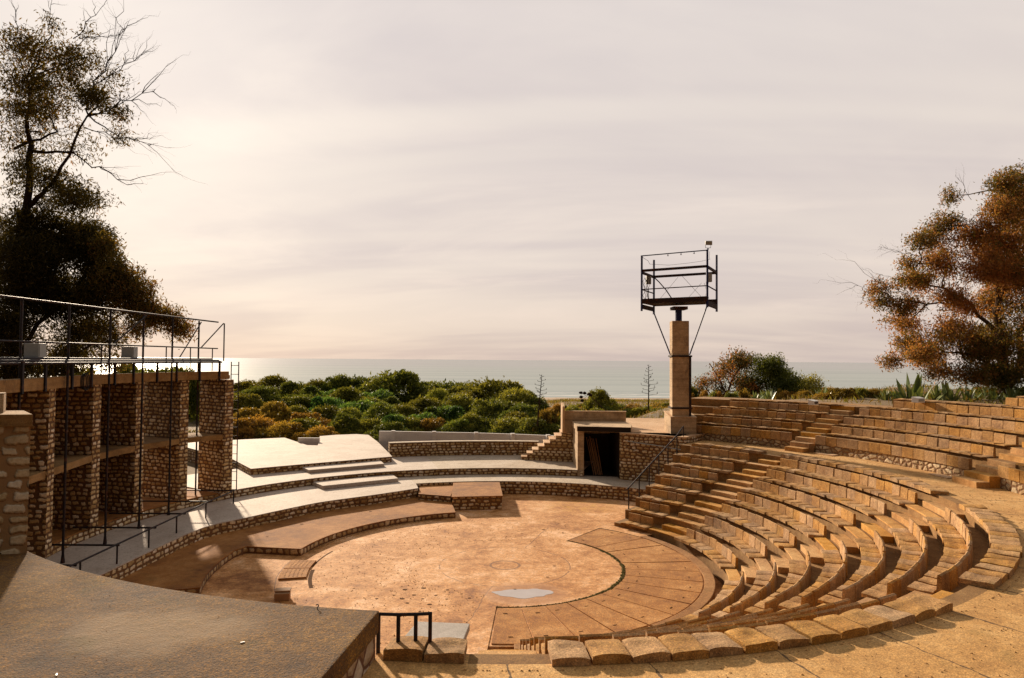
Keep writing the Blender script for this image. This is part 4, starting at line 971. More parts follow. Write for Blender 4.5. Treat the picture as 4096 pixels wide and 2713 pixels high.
for x in (-12.76, -12.42):
    m = MB(); m.bar((x, 31.3, Z1 if x < -12.6 else Z2), (x, 31.3, 6.82), 0.05, 6); m.build('stile', M_iron, t)
for i in range(15):
    m = MB(); z = 1.05 + 0.40 * i; m.bar((-12.76, 31.3, z), (-12.42, 31.3, z), 0.032, 6); m.build('rung', M_iron, t)
for (x, y, lab) in ((-14.35, 20.7, 'grey switch box on the catwalk, the left one nearer the big tree'), (-14.4, 25.9, 'grey switch box on the catwalk, the right one near the middle')):
    t = thing('switch_box', (x, y, 6.92), lab, 'switch box', 'grey switch boxes on the catwalk')
    m = MB(); m.box((x, y, 7.16), (0.42, 0.40, 0.46), 0.1); m.build('cabinet', M_box, t, bevel=0.012)
    m = MB(); m.box((x + .215, y + .02, 7.16), (0.02, 0.34, 0.40), 0.1); m.build('cabinet_door', M_box, t, bevel=0.005)

# ------------------------------------------------------------------ near left roof terrace, its wall and pillars
ZR = 3.48
t = thing('roof_terrace', pol(16, -115, 0), 'large rough brown roof slab on rubble walls in the left foreground', 'roof')
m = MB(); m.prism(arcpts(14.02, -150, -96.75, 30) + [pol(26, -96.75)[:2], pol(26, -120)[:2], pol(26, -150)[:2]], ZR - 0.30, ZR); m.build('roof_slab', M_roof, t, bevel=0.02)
m = MB(); m.prism(arcpts(14.06, -150, -96.9, 30) + [pol(26, -96.9)[:2], pol(26, -150)[:2]], 0.0, ZR - 0.30); m.build('rubble_wall', M_near, t)
m = MB(); m.path([pol(14.12, -100.3, ZR), (pol(14.12, -100.3)[0], pol(14.12, -100.3)[1], ZR + .03)] + [(pol(14.12, -100.3)[0] + .018 * math.sin(k * .9), pol(14.12, -100.3)[1], ZR + .03 + .018 * (1 - math.cos(k * .9))) for k in range(6)], 0.014, 6)
tag(m.build('iron_hook', M_iron), 'small bent iron hook on the near roof edge', 'hook')
for x, y, rz in ((-3.3, 8.6, .6), (-5.0, 7.7, 2.1), (-2.6, 7.6, 1.2)):
    m = MB(); m.box((x, y, ZR + .008), (0.05, 0.014, 0.012), rz); tag(m.build('paper_scrap', M_lampbody), 'tiny white scrap of litter lying on the near roof slab', 'litter', 'scraps of litter on the roof')
t = thing('stone_pillar', (-9.4, 12.5, ZR), 'stout rubble pillar with a concrete cap at the left edge on the near roof', 'pillar')
d1 = Vector((-0.32, -0.22)); 
m = MB(); m.prism([(-10.6, 12.0), (-8.64, 12.40), (-9.40, 13.2), (-11.0, 12.9)], ZR, 5.74); m.build('rubble', M_pillar, t)
m = MB(); m.prism([(-10.65, 11.96), (-8.58, 12.36), (-9.36, 13.24), (-11.05, 12.94)], 5.74, 5.96); m.build('cap_slab', M_beam, t, bevel=0.012)
m = MB(); m.prism([(-10.6, 12.35), (-9.30, 12.62), (-9.5, 12.95), (-10.65, 12.7)], 5.96, 6.32); m.build('upper_post', M_conc, t)
t = thing('low_stone_post', (-5.6, 7.2, ZR), 'low stone post with a pale cap at the bottom left corner', 'post')
m = MB(); m.prism([(-6.4, 7.0), (-5.32, 7.22), (-5.60, 7.50), (-6.5, 7.4)], ZR, 3.86); m.build('rubble', M_near, t); m = MB(); m.prism([(-6.42, 6.98), (-5.29, 7.2), (-5.59, 7.53), (-6.52, 7.43)], 3.86, 3.96); m.build('cap_slab', M_plat, t, bevel=0.012)
# guard rail by the two-slab bench
t = thing('guard_rail', (-1.3, 9.9, 2.6), 'short black iron guard rail with four posts beside the near roof', 'railing')
GP = [(-1.87, 9.90), (-1.59, 9.92), (-1.345, 9.94), (-1.14, 9.95)]
for x, y in GP:
    m = MB(); m.bar((x, y, 1.7), (x, y, 3.36), 0.05, 4); m.build('post', M_iron, t)
m = MB(); m.path([(-1.90, 9.90, 3.37), (-1.59, 9.92, 3.355), (-1.345, 9.94, 3.355), (-1.115, 9.95, 3.365)], 0.05, 8); m.build('rail', M_iron, t)
# grey slab of the covered passage below it
t = thing('passage_roof', (-1.5, 13.7, 0), 'flat grey slab over a passage below the short guard rail', 'slab')
m = MB(); m.prism([(-2.3, 12.2), (-0.99, 12.4), (-0.82, 14.24), (-1.91, 14.34)], 1.46, 1.60); m.build('slab', M_grey, t, bevel=0.015)
m = MB(); m.prism([(-1.12, 11.5), (-1.02, 11.5), (-0.88, 14.15), (-1.0, 14.2)], 0.0, 1.46); m.prism([(-2.3, 12.3), (-2.15, 12.2), (-1.85, 14.2), (-1.95, 14.3)], 0, 1.46); m.build('side_wall', M_conc, t)
t = thing('passage_steps', (-0.5, 13, 0), 'narrow pale steps beside the grey passage slab', 'steps')
for i in range(4):
    m = MB(); y = 14.4 - 0.55 * i; m.prism([(-0.78 + .03 * i, y - .55), (-0.22 + .03 * i, y - .55), (-0.22 + .03 * i, y), (-0.78 + .03 * i, y)], 0.0, 0.55 + 0.30 * i); m.build('step', M_plat, t, bevel=0.015)

# ------------------------------------------------------------------ loose gravel and leaf litter
def gravel():
    m = MB(); r_ = random.Random(3)
    def stone(x, y, z, q):
        k = r_.uniform(0, 6.28); h = q * r_.uniform(.5, .9)
        b = [(x + q * r_.uniform(.6, 1.1) * math.cos(k + i * 1.5708), y + q * r_.uniform(.6, 1.1) * math.sin(k + i * 1.5708), z) for i in range(4)]
        tp = (x + r_.uniform(-.3, .3) * q, y + r_.uniform(-.3, .3) * q, z + h)
        for i in range(4): m.quad([b[i], b[(i + 1) % 4], tp])
    for _ in range(500):
        a = r_.uniform(-140, -97); r = 14.15 + r_.random() ** 1.2 * 8; x, y, _z = pol(r, a); stone(x, y, ZR + .001, r_.choice([.006, .008, .010]))
    for _ in range(2200):
        a = r_.uniform(-92, 45); r = r_.uniform(14.25, 16.4) if r_.random() < .75 else 14.3; x, y, _z = pol(r, a); stone(x, y, Z8 + .001, r_.choice([.008, .012, .018, .025]))
    for _ in range(1500):
        a = r_.uniform(60, 260); r = r_.uniform(3, 7.2); x, y, _z = pol(r, a); stone(x, y, .002, r_.choice([.012, .016, .024]))
    for _ in range(500):
        a = r_.uniform(110, 170); r = r_.choice([7.22, 7.15]) + r_.gauss(0, .05); x, y, _z = pol(r, a); stone(x, y, .002, r_.choice([.015, .03, .045]))
    for _ in range(900):
        k = r_.randrange(7); a = r_.uniform(-88, 50); x, y, _z = pol(RK[k + 1] - r_.uniform(.03, .3), a); stone(x, y, ZK[k] + .002, r_.choice([.012, .018, .025]))
    tag(m.build('gravel', M_step, merge=False, recenter=False), 'loose grit and small stones strewn over floors, steps and roof slab', 'gravel', kind='stuff')
gravel()

# ------------------------------------------------------------------ vegetation
nr = np.random.default_rng(11)
def leaf_mesh(name, centers, dirs, L, W, tint, mt, parent=None, droop=0.0):
    """rhombic leaves: centers Nx3, dirs Nx3 unit, L,W arrays, tint array"""
    N = len(centers); ref = nr.normal(size=(N, 3)); side = np.cross(dirs, ref); side /= np.linalg.norm(side, axis=1, keepdims=True) + 1e-9
    nrm = np.cross(side, dirs)
    L = L[:, None]; W = W[:, None]
    bend = nrm * L * 0.12
    a = centers - dirs * L * .5; b = centers - dirs * L * 0.05 + side * W * .5 + bend; c = centers + dirs * L * .5; d = centers - dirs * L * 0.05 - side * W * .5 + bend
    V = np.stack([a, b, c, d], 1).reshape(-1, 3).astype(np.float32)
    me = bpy.data.meshes.new(name); me.vertices.add(4 * N); me.vertices.foreach_set('co', V.ravel())
    me.loops.add(4 * N); me.loops.foreach_set('vertex_index', np.arange(4 * N, dtype=np.int32))
    me.polygons.add(N); me.polygons.foreach_set('loop_start', np.arange(0, 4 * N, 4, dtype=np.int32))
    at = me.attributes.new('tint', 'FLOAT', 'FACE'); at.data.foreach_set('value', np.clip(tint, 0, 1).astype(np.float32))
    me.materials.append(mt); me.update(calc_edges=True); me.validate()
    return me
def unit(v): return v / (np.linalg.norm(v, axis=1, keepdims=True) + 1e-9)
def limb_path(m, p, q, w0, w1, seg=4, wob=0.12, n=6):
    p, q = np.array(p, float), np.array(q, float); L = np.linalg.norm(q - p); pts = [p]
    for i in range(1, seg + 1):
        u = i / seg; e = p + (q - p) * u + (nr.normal(size=3) * wob * L / seg if i < seg else 0); pts.append(e)
    for i in range(seg):
        m.bar(pts[i], pts[i + 1], w0 + (w1 - w0) * i / seg, n, w0 + (w1 - w0) * (i + 1) / seg)
    return pts
def px(u, v, D): return np.array([(u - 1183.5) / 1589.0 * D, D, 7 + (832 + 0.0073 * (u - 1183) - v) / 1589.0 * D])

def eucalyptus(name, label, D, base, limbs, blobs, bare, mt, bark, group, leafL=0.24, leafW=0.055, per=34, tbias=0.0, clus=0.55, mult=1.0, airy=1.0):
    """limbs: list of (from_point, to_point, w0, w1); blobs: (u,v,ru,rv,n clusters,tint) in a view plane at depth D with real depth spread"""
    root = thing(name, tuple(base), label, 'tree', group)
    tm = MB()
    joints = []
    for p, q, w0, w1 in limbs:
        joints += limb_path(tm, p, q, w0, w1, 5, 0.10, 8)
    J = np.array(joints)
    C, T = [], []
    s = D / 1589.0
    for (u, v, ru, rv, n, tn) in blobs:
        n = int(n * mult * (airy if v < 480 else 1.0)); c = px(u, v, D); c[1] += nr.normal() * 1.2
        k = J[np.argmin(np.linalg.norm(J - c, axis=1))]
        limb_path(tm, k, c, 0.10, 0.045, 4, 0.18, 5)
        q = unit(nr.normal(size=(n, 3))) * (nr.random((n, 1)) ** 0.45)
        cc = c + q * np.array([ru * s, (ru + rv) * .5 * s * 1.1, rv * s])
        for x in cc[::6 if n > 120 else 3 if n > 50 else 2]:
            j = c + (x - c) * 0.25; limb_path(tm, j, x, 0.028, 0.010, 3, 0.22, 3)
        C.append(cc); T.append(np.full(n, tn) + nr.normal(size=n) * 0.16)
    for (p, q, w, sub) in bare:
        pts = limb_path(tm, p, q, w, w * .4, 6, 0.16, 5)
        for x in pts[1:]:
            for _ in range(sub):
                d = (np.array(q) - np.array(p)); L = np.linalg.norm(d); d = d / L + nr.normal(size=3) * 0.55
                e = x + d * L * nr.uniform(.18, .42); pp = limb_path(tm, x, e, w * .42, w * .14, 4, 0.2, 4)
                for y in pp[1:]:
                    d2 = d + nr.normal(size=3) * 0.6; limb_path(tm, y, y + d2 * L * nr.uniform(.06, .15), w * .16, w * .07, 3, 0.25, 3)
    tm.build('trunk', bark, root, merge=False)
    C = np.concatenate(C); T = np.concatenate(T); n = len(C)
    cen = np.repeat(C, per, 0) + nr.normal(size=(n * per, 3)) * clus * np.array([.62, .62, .55])
    T = np.repeat(T, per) + nr.normal(size=n * per) * 0.13
    dr = unit(nr.normal(size=(n * per, 3)) * np.array([.6, .6, .5]) + np.array([0, 0, -0.55]))
    me = leaf_mesh('crown', cen, dr, leafL * nr.uniform(.7, 1.35, n * per), leafW * nr.uniform(.7, 1.4, n * per), T + tbias, mt)
    o = bpy.data.objects.new('crown', me); col.objects.link(o); o.parent = root; o.location = -Vector(base)
    return root

# big dark tree on the left (backlit)
D = 40.0
bl = px(20, 900, D); bl[2] = 0.4
fork = px(52, 480, D); fork2 = px(60, 330, D)
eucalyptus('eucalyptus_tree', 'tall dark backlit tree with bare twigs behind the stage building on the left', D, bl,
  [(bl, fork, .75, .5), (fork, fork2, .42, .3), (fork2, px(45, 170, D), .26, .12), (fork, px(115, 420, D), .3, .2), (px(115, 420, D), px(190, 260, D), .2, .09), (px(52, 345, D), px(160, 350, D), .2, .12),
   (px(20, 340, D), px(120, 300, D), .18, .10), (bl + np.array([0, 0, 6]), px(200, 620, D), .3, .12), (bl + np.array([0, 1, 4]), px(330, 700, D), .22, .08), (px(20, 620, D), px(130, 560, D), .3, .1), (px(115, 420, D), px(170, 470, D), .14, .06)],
  [(70, 290, 100, 60, 26, .4), (40, 370, 70, 60, 20, .3), (150, 335, 60, 40, 10, .35), (225, 170, 36, 46, 12, .4), (20, 250, 50, 120, 40, .35), (80, 440, 90, 40, 26, .15), (20, 95, 55, 42, 24, .35), (75, 120, 60, 45, 46, .45), (135, 140, 55, 42, 42, .45), (165, 110, 38, 30, 16, .4), (40, 190, 60, 40, 40, .4), (110, 200, 60, 40, 40, .4), (180, 205, 45, 34, 30, .3), (215, 235, 42, 26, 22, .3), (265, 258, 30, 20, 13, .3), (60, 262, 60, 34, 34, .45), (130, 262, 52, 30, 26, .35), (235, 295, 40, 22, 9, .3), (95, 45, 14, 24, 6, .3), (160, 55, 18, 18, 4, .3),  # higher tints up here paint in the glow through the upper crown
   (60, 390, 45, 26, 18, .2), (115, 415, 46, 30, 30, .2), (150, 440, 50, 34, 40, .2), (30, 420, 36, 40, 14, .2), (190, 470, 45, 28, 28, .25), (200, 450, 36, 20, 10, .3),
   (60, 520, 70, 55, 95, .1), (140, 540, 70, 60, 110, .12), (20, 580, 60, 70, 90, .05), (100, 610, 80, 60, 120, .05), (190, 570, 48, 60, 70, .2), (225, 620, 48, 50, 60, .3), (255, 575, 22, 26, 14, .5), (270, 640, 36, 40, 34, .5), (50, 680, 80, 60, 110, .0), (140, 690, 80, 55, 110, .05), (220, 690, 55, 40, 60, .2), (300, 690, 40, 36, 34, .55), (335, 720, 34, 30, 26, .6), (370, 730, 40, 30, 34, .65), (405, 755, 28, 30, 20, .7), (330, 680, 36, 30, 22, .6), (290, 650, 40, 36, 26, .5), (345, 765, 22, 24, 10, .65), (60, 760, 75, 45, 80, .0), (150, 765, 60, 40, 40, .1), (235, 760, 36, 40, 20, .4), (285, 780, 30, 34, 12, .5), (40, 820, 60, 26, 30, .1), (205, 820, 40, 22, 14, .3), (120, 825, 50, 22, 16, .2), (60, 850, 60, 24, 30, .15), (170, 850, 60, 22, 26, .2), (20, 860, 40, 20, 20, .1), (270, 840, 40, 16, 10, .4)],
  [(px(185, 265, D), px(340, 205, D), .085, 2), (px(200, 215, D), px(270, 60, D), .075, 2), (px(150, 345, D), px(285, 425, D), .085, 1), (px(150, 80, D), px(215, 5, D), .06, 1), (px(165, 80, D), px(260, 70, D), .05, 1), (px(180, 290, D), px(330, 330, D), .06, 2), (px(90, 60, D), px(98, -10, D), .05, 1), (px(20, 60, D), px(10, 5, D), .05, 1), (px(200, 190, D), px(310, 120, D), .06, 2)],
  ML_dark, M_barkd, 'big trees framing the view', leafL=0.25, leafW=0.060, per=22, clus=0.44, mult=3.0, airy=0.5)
# second tree further left behind it
D = 46.0; b2 = px(-60, 900, D); b2[2] = 0.4
eucalyptus('eucalyptus_tree', 'lower dark tree half outside the left edge behind the scaffold', D, b2,
  [(b2, px(-40, 600, D), .6, .3), (px(-40, 700, D), px(60, 560, D), .25, .1)],
  [(-40, 560, 80, 70, 90, .1), (20, 650, 80, 70, 100, .1), (-60, 700, 90, 80, 100, .1), (60, 760, 80, 50, 60, .1), (-10, 820, 80, 40, 40, .1), (150, 800, 60, 34, 30, .2)], [], ML_dark, M_barkd, 'big trees framing the view', leafL=0.28, leafW=0.075, per=34, clus=0.7)
# rust-coloured tree on the right
D = 42.0
br = px(2325, 925, D); br[2] = 4.5
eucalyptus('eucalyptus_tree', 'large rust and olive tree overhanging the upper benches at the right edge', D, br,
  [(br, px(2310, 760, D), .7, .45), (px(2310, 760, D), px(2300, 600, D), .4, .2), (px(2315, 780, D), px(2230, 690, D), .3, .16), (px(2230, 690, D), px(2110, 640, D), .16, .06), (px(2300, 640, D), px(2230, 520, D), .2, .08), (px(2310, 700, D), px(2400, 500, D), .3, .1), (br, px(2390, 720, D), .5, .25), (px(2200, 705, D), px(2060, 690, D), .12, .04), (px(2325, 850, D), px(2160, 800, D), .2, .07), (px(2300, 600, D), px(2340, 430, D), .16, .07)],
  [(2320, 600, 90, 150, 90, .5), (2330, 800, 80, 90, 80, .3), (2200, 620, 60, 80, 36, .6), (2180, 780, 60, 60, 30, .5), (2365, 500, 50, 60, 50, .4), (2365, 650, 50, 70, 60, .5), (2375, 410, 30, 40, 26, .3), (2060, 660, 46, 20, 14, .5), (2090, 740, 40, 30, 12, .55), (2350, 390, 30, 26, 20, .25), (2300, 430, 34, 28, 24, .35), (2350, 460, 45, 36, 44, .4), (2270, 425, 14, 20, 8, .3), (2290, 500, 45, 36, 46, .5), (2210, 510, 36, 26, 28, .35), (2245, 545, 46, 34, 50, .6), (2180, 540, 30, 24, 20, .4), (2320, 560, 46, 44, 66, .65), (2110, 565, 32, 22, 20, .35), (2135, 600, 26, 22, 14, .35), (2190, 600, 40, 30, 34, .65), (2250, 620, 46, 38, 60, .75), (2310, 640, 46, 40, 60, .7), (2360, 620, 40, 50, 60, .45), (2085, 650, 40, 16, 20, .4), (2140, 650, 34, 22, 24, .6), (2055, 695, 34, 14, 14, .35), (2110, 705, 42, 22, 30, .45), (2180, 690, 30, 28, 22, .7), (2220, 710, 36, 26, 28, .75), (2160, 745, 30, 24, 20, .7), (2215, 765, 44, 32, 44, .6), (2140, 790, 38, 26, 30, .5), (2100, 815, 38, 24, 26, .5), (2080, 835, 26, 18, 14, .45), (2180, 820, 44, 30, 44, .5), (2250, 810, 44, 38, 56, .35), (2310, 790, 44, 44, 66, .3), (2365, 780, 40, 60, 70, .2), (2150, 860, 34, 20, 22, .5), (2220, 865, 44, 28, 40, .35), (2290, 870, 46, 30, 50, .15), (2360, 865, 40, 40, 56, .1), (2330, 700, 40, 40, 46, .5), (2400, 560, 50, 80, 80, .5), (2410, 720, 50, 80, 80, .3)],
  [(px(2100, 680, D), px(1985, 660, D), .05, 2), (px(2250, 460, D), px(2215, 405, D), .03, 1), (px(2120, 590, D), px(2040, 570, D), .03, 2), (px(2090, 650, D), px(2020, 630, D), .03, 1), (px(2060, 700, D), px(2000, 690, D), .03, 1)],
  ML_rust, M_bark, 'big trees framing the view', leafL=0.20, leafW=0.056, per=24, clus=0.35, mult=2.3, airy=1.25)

# --- middle trees above the upper benches
D = 52.0
def px2(u, v, D): return px(u, v, D)
bm_ = px(1700, 925, D); bm_[2] = 3.9
eucalyptus('wind_bent_tree', 'spreading tree with red leaning trunk just right of the concrete column', D, bm_,
  [(px(1660, 935, D), px(1712, 850, D), .2, .12), (px(1690, 930, D), px(1640, 840, D), .14, .07), (px(1712, 850, D), px(1740, 830, D), .12, .06), (px(1660, 930, D), px(1615, 880, D), .12, .05)],
  [(1700, 835, 36, 20, 34, .22), (1740, 842, 30, 22, 30, .12), (1660, 850, 26, 18, 14, .38), (1640, 880, 22, 12, 10, .4), (1680, 870, 30, 18, 14, .4), (1620, 905, 22, 16, 16, .1), (1665, 905, 26, 14, 14, .15), (1715, 890, 26, 26, 16, .35), (1620, 885, 12, 8, 5, .3)], [], ML_rust, M_barkr, 'trees above the upper benches', leafL=0.2, leafW=0.07, per=40, clus=0.40)
bm_ = px(1775, 925, D); bm_[2] = 3.9
eucalyptus('pine_tree', 'dense dark green tree in the middle of the row above the upper benches', D - 1, bm_,
  [(bm_, px(1770, 870, D), .2, .12)],
  [(1760, 848, 38, 24, 60, .4), (1795, 865, 38, 28, 66, .35), (1740, 890, 44, 26, 66, .25), (1795, 895, 38, 24, 60, .15), (1745, 912, 34, 14, 26, .2)], [], ML_green, M_bark, 'trees above the upper benches', leafL=0.2, leafW=0.06, per=44, clus=0.40, tbias=-0.1)
D = 54.0; bm_ = px(1830, 925, D); bm_[2] = 3.9
eucalyptus('pine_tree', 'small round dark green tree right of the dense dark one', D, bm_,
  [(bm_, px(1825, 890, D), .12, .06)], [(1822, 878, 32, 20, 50, .4), (1838, 895, 24, 16, 30, .3)], [], ML_green, M_bark, 'trees above the upper benches', leafL=0.2, leafW=0.06, per=40, clus=0.38)
bm_ = px(1880, 925, D); bm_[2] = 3.9
eucalyptus('shrub_tree', 'olive round-headed shrub tree at the right end of the row', D, bm_,
  [(bm_, px(1875, 895, D), .12, .06)], [(1882, 888, 34, 16, 44, .45), (1900, 903, 20, 14, 20, .4), (1855, 898, 24, 14, 20, .3)], [], ML_olive, M_bark, 'trees above the upper benches', leafL=0.2, leafW=0.06, per=40, clus=0.36)

# --- shrubs of the coastal wood: a few meshes, many individual copies
def shrub_mesh(mt, n=9000, lumps=8, fine=0.80, dense=1.0):
    C, Dn, T = [], [], []
    lc = [np.array([0, 0, .56])]; lr = [.48]
    for q in range(lumps):
        az = q * 2 * math.pi / lumps + nr.uniform(-.3, .3); rr_ = nr.uniform(.38, .62)
        lc.append(np.array([rr_ * math.cos(az), rr_ * math.sin(az), nr.uniform(.25, .55)])); lr.append(nr.uniform(.22, .34))
    for q in range(4): lc.append(np.array([nr.uniform(-.3, .3), nr.uniform(-.3, .3), nr.uniform(.75, .9)])); lr.append(nr.uniform(.12, .22))
    w = np.array(lr) ** 2; w /= w.sum()
    for c, r, ww in zip(lc, lr, w):
        k = int(n * ww); d = unit(nr.normal(size=(k, 3))); d[:, 2] = np.where(d[:, 2] < -0.35, -d[:, 2], d[:, 2])
        cl = unit(nr.normal(size=(max(5, k // 60), 3))); idx = nr.integers(0, len(cl), k)
        d = unit(d * 0.55 + cl[idx] * 0.6); d[:, 2] = np.where(d[:, 2] < -0.45, -d[:, 2], d[:, 2])
        rad = r * (0.80 + 0.24 * nr.random((k, 1)) + 0.07 * nr.normal(size=(k, 1)))
        C.append(c + d * rad); Dn.append(unit(d + nr.normal(size=(k, 3)) * .75 + np.array([0, 0, .2]))); T.append(0.5 + 0.22 * nr.normal(size=k) + 0.25 * nr.normal())
    C = np.concatenate(C); Dn = np.concatenate(Dn); T = np.concatenate(T); C[:, 2] = np.maximum(C[:, 2], 0.02)
    N = len(C)
    # stems inside
    return leaf_mesh('shrub', C, Dn, .085 * fine * nr.uniform(.6, 1.5, N), .036 * fine * nr.uniform(.6, 1.5, N), T, mt)
SH = {}
for key, mt, k in (('green', ML_green, 4), ('olive', ML_olive, 3), ('gold', ML_gold, 3), ('blue', ML_blue, 2)):
    SH[key] = [shrub_mesh(mt) for _ in range(k)]
SHDESC = {'green': 'dark green', 'olive': 'olive green', 'gold': 'golden brown', 'blue': 'bluish green'}
cnt = {}
def shrub(key, u, v, D, w, h=None, name='shrub', lab=None, group='shrubs of the coastal wood'):
    """u,v: where its top shows (in the 2367 px frame), D distance, w width in px"""
    top = px(u, v, D); wid = w / 1589.0 * D
    zb = float(terrain_h(np.array([top[0]]), np.array([top[1]]))[0]) - 0.15
    hh = max(top[2] - zb, wid * 0.55)
    o = bpy.data.objects.new(name, SH[key][rng.randrange(len(SH[key]))]); col.objects.link(o)
    o.location = (top[0], top[1], top[2] - hh); o.scale = (wid * .60, wid * .60 * rng.uniform(.8, 1.1), hh / 1.06); o.rotation_euler = (0, 0, rng.uniform(0, 6.28))
    cnt[key] = cnt.get(key, 0) + 1
    tag(o, lab, 'shrub', group)
    return o
W = [
 # u, v, D, w, kind, label
 (600, 895, 98, 110, 'green', 'dark green shrub of the far row, just right of the ladder top'), (575, 880, 120, 70, 'olive', 'small olive treetop against the sea, nearest the ladder'),
 (635, 868, 118, 80, 'olive', 'pointed olive treetop against the sea, second from the ladder'), (690, 885, 112, 90, 'green', 'rounded green shrub against the sea left of the tall clump'), (735, 878, 110, 80, 'olive', 'olive shrub with a pale top against the sea'),
 (790, 866, 108, 70, 'green', 'tall thin-topped green shrub left of the highest crown'), (830, 872, 108, 90, 'green', 'broad dark crown left of the highest crown'), (905, 862, 104, 150, 'green', 'highest broad dark green crown on the skyline of the wood'),
 (980, 885, 112, 90, 'green', 'green crown right of the highest one'), (1040, 884, 118, 110, 'green', 'low far green crown under the horizon'), (1090, 884, 120, 90, 'olive', 'far olive crown near the right end of the skyline'), (1010, 900, 100, 110, 'olive', 'olive shrub in the second row under the horizon'),
 (660, 915, 90, 120, 'green', 'dark shrub behind the golden ones'), (730, 915, 88, 120, 'green', 'dark green shrub in the middle of the left half of the wood'), (800, 910, 92, 100, 'olive', 'greyish olive shrub in the second row'), (860, 918, 86, 70, 'green', 'small round green shrub below the highest crown'), (880, 905, 94, 90, 'blue', 'bluish green shrub below the tall thin-topped one'),
 (1140, 878, 84, 150, 'olive', 'large sunlit yellow-green tree crown at the right end of the wood'), (1190, 898, 78, 100, 'green', 'dark right-hand shrub of the wood beside the flower stalk'), (1085, 905, 82, 110, 'olive', 'pale olive shrub left of the large sunlit one'), (1150, 925, 68, 140, 'green', 'dark shaded shrub in front of the large sunlit crown'), (1210, 935, 64, 90, 'green', 'low dark shrub at the foot of the flower stalk'),
 (635, 930, 66, 105, 'gold', 'golden brown round shrub, the brightest of the wood'), (575, 944, 64, 80, 'gold', 'golden shrub beside the ladder'), (710, 955, 62, 80, 'gold', 'small golden green shrub right of the bright golden one'), (600, 962, 58, 120, 'gold', 'low reddish brown scrub in front of the golden shrubs'), (560, 968, 56, 90, 'gold', 'reddish scrub low beside the ladder foot'), (660, 975, 56, 90, 'gold', 'low brown scrub above the white ramp'),
 (760, 938, 72, 110, 'olive', 'soft olive shrub right of the golden ones'), (820, 930, 76, 120, 'blue', 'bluish green leafy shrub in the centre of the wood'), (885, 945, 72, 80, 'green', 'round grey-green shrub above the ramp gap'), (800, 965, 60, 90, 'olive', 'olive shrub just above the left white ramp'), (860, 968, 60, 100, 'olive', 'olive shrub just above the right white ramp'),
 (930, 935, 74, 100, 'olive', 'mid olive shrub in the centre right of the wood'), (985, 918, 80, 110, 'olive', 'bright yellow-green shrub in the centre right of the wood'), (1030, 940, 70, 110, 'blue', 'small bluish shrub before the dark right-hand mass'), (950, 965, 60, 100, 'olive', 'low olive shrub above the boundary wall start'), (1000, 968, 60, 90, 'gold', 'brownish shrub above the boundary wall'), (1060, 970, 58, 100, 'green', 'dark low shrub above the boundary wall piers'), (1120, 965, 58, 110, 'green', 'dark shrub above the middle of the boundary wall'), (1180, 965, 56, 100, 'green', 'dark shrub above the right part of the boundary wall'), (1240, 965, 54, 90, 'green', 'dark bush left of the doorway parapet'), (1265, 955, 62, 70, 'olive', 'brown-green bush behind the raised end post'),
 (905, 975, 56, 90, 'green', 'low green scrub in the gap between the white ramps'), (740, 985, 55, 80, 'gold', 'lowest brown scrub touching the left white ramp'), (520, 905, 84, 90, 'green', 'dark green crown hidden partly behind the stage building'), (450, 880, 90, 120, 'green', 'green crown seen through the open upper bay'), (360, 850, 95, 140, 'green', 'green crown above the concrete top beam'), (300, 846, 62, 110, 'green', 'green shrub behind the catwalk left of the ladder'), (430, 852, 64, 90, 'green', 'green shrub behind the catwalk nearest the ladder'), (195, 850, 60, 120, 'green', 'dark shrub under the big tree behind the catwalk'),
]
for u, v, D, w, key, lab in W: shrub(key, u, v, D, w * (1.75 if D > 75 else 1.45), lab=lab)
for D, v0, w in ((60, 960, 110), (69, 940, 110), (80, 918, 110), (92, 902, 105), (104, 888, 100)):
    n = 7
    for i in range(n):
        u = 545 + (i + rng.uniform(.2, .8)) * 690 / n
        f = (u - 545) / 690
        key = rng.choice(['gold', 'gold', 'olive'] if (f < .25 and D < 66) else ['green', 'olive', 'green', 'blue', 'olive'] if f < .75 else ['green', 'green', 'olive'])
        shrub(key, u, v0 + rng.uniform(-10, 16), D + rng.uniform(-2, 2), w * rng.uniform(.9, 1.35), lab={'gold': 'golden brown shrub among the others at the front of the coastal wood', 'olive': 'olive green shrub among the others inside the coastal wood', 'green': 'dark green shrub among the others inside the coastal wood', 'blue': 'bluish green shrub among the others inside the coastal wood'}[key])
# behind the doorway parapet and along the crest
W2 = [(1300, 945, 70, 70, 'olive', 'olive bush left behind the doorway parapet'), (1340, 950, 66, 80, 'gold', 'dry golden bush behind the doorway parapet'), (1385, 908, 64, 62, 'olive', 'taller tufted bush beside the dark seed heads'), (1430, 935, 72, 60, 'olive', 'low bush against the beach, right of the tufted one'), (1455, 955, 62, 70, 'green', 'dark green bush right of the doorway canopy'), (1490, 950, 60, 80, 'olive', 'yellow-green bush around the foot of the right flower stalk'), (1530, 955, 58, 70, 'green', 'dark bush left of the concrete column'), (1510, 965, 56, 60, 'gold', 'dry bush at the back of the upper platform'), (1550, 948, 60, 50, 'gold', 'dry bush directly behind the concrete column'), (1400, 950, 62, 70, 'green', 'dark green bush right above the parapet end'), (1465, 935, 80, 70, 'gold', 'far dry bush below the surf line'), (1520, 933, 80, 70, 'gold', 'far dry bush left of the column below the surf')]
for u, v, D, w, key, lab in W2: shrub(key, u, v - (9 if D < 68 else 2), D, w * 1.5, lab=lab, group='bushes behind the doorway')
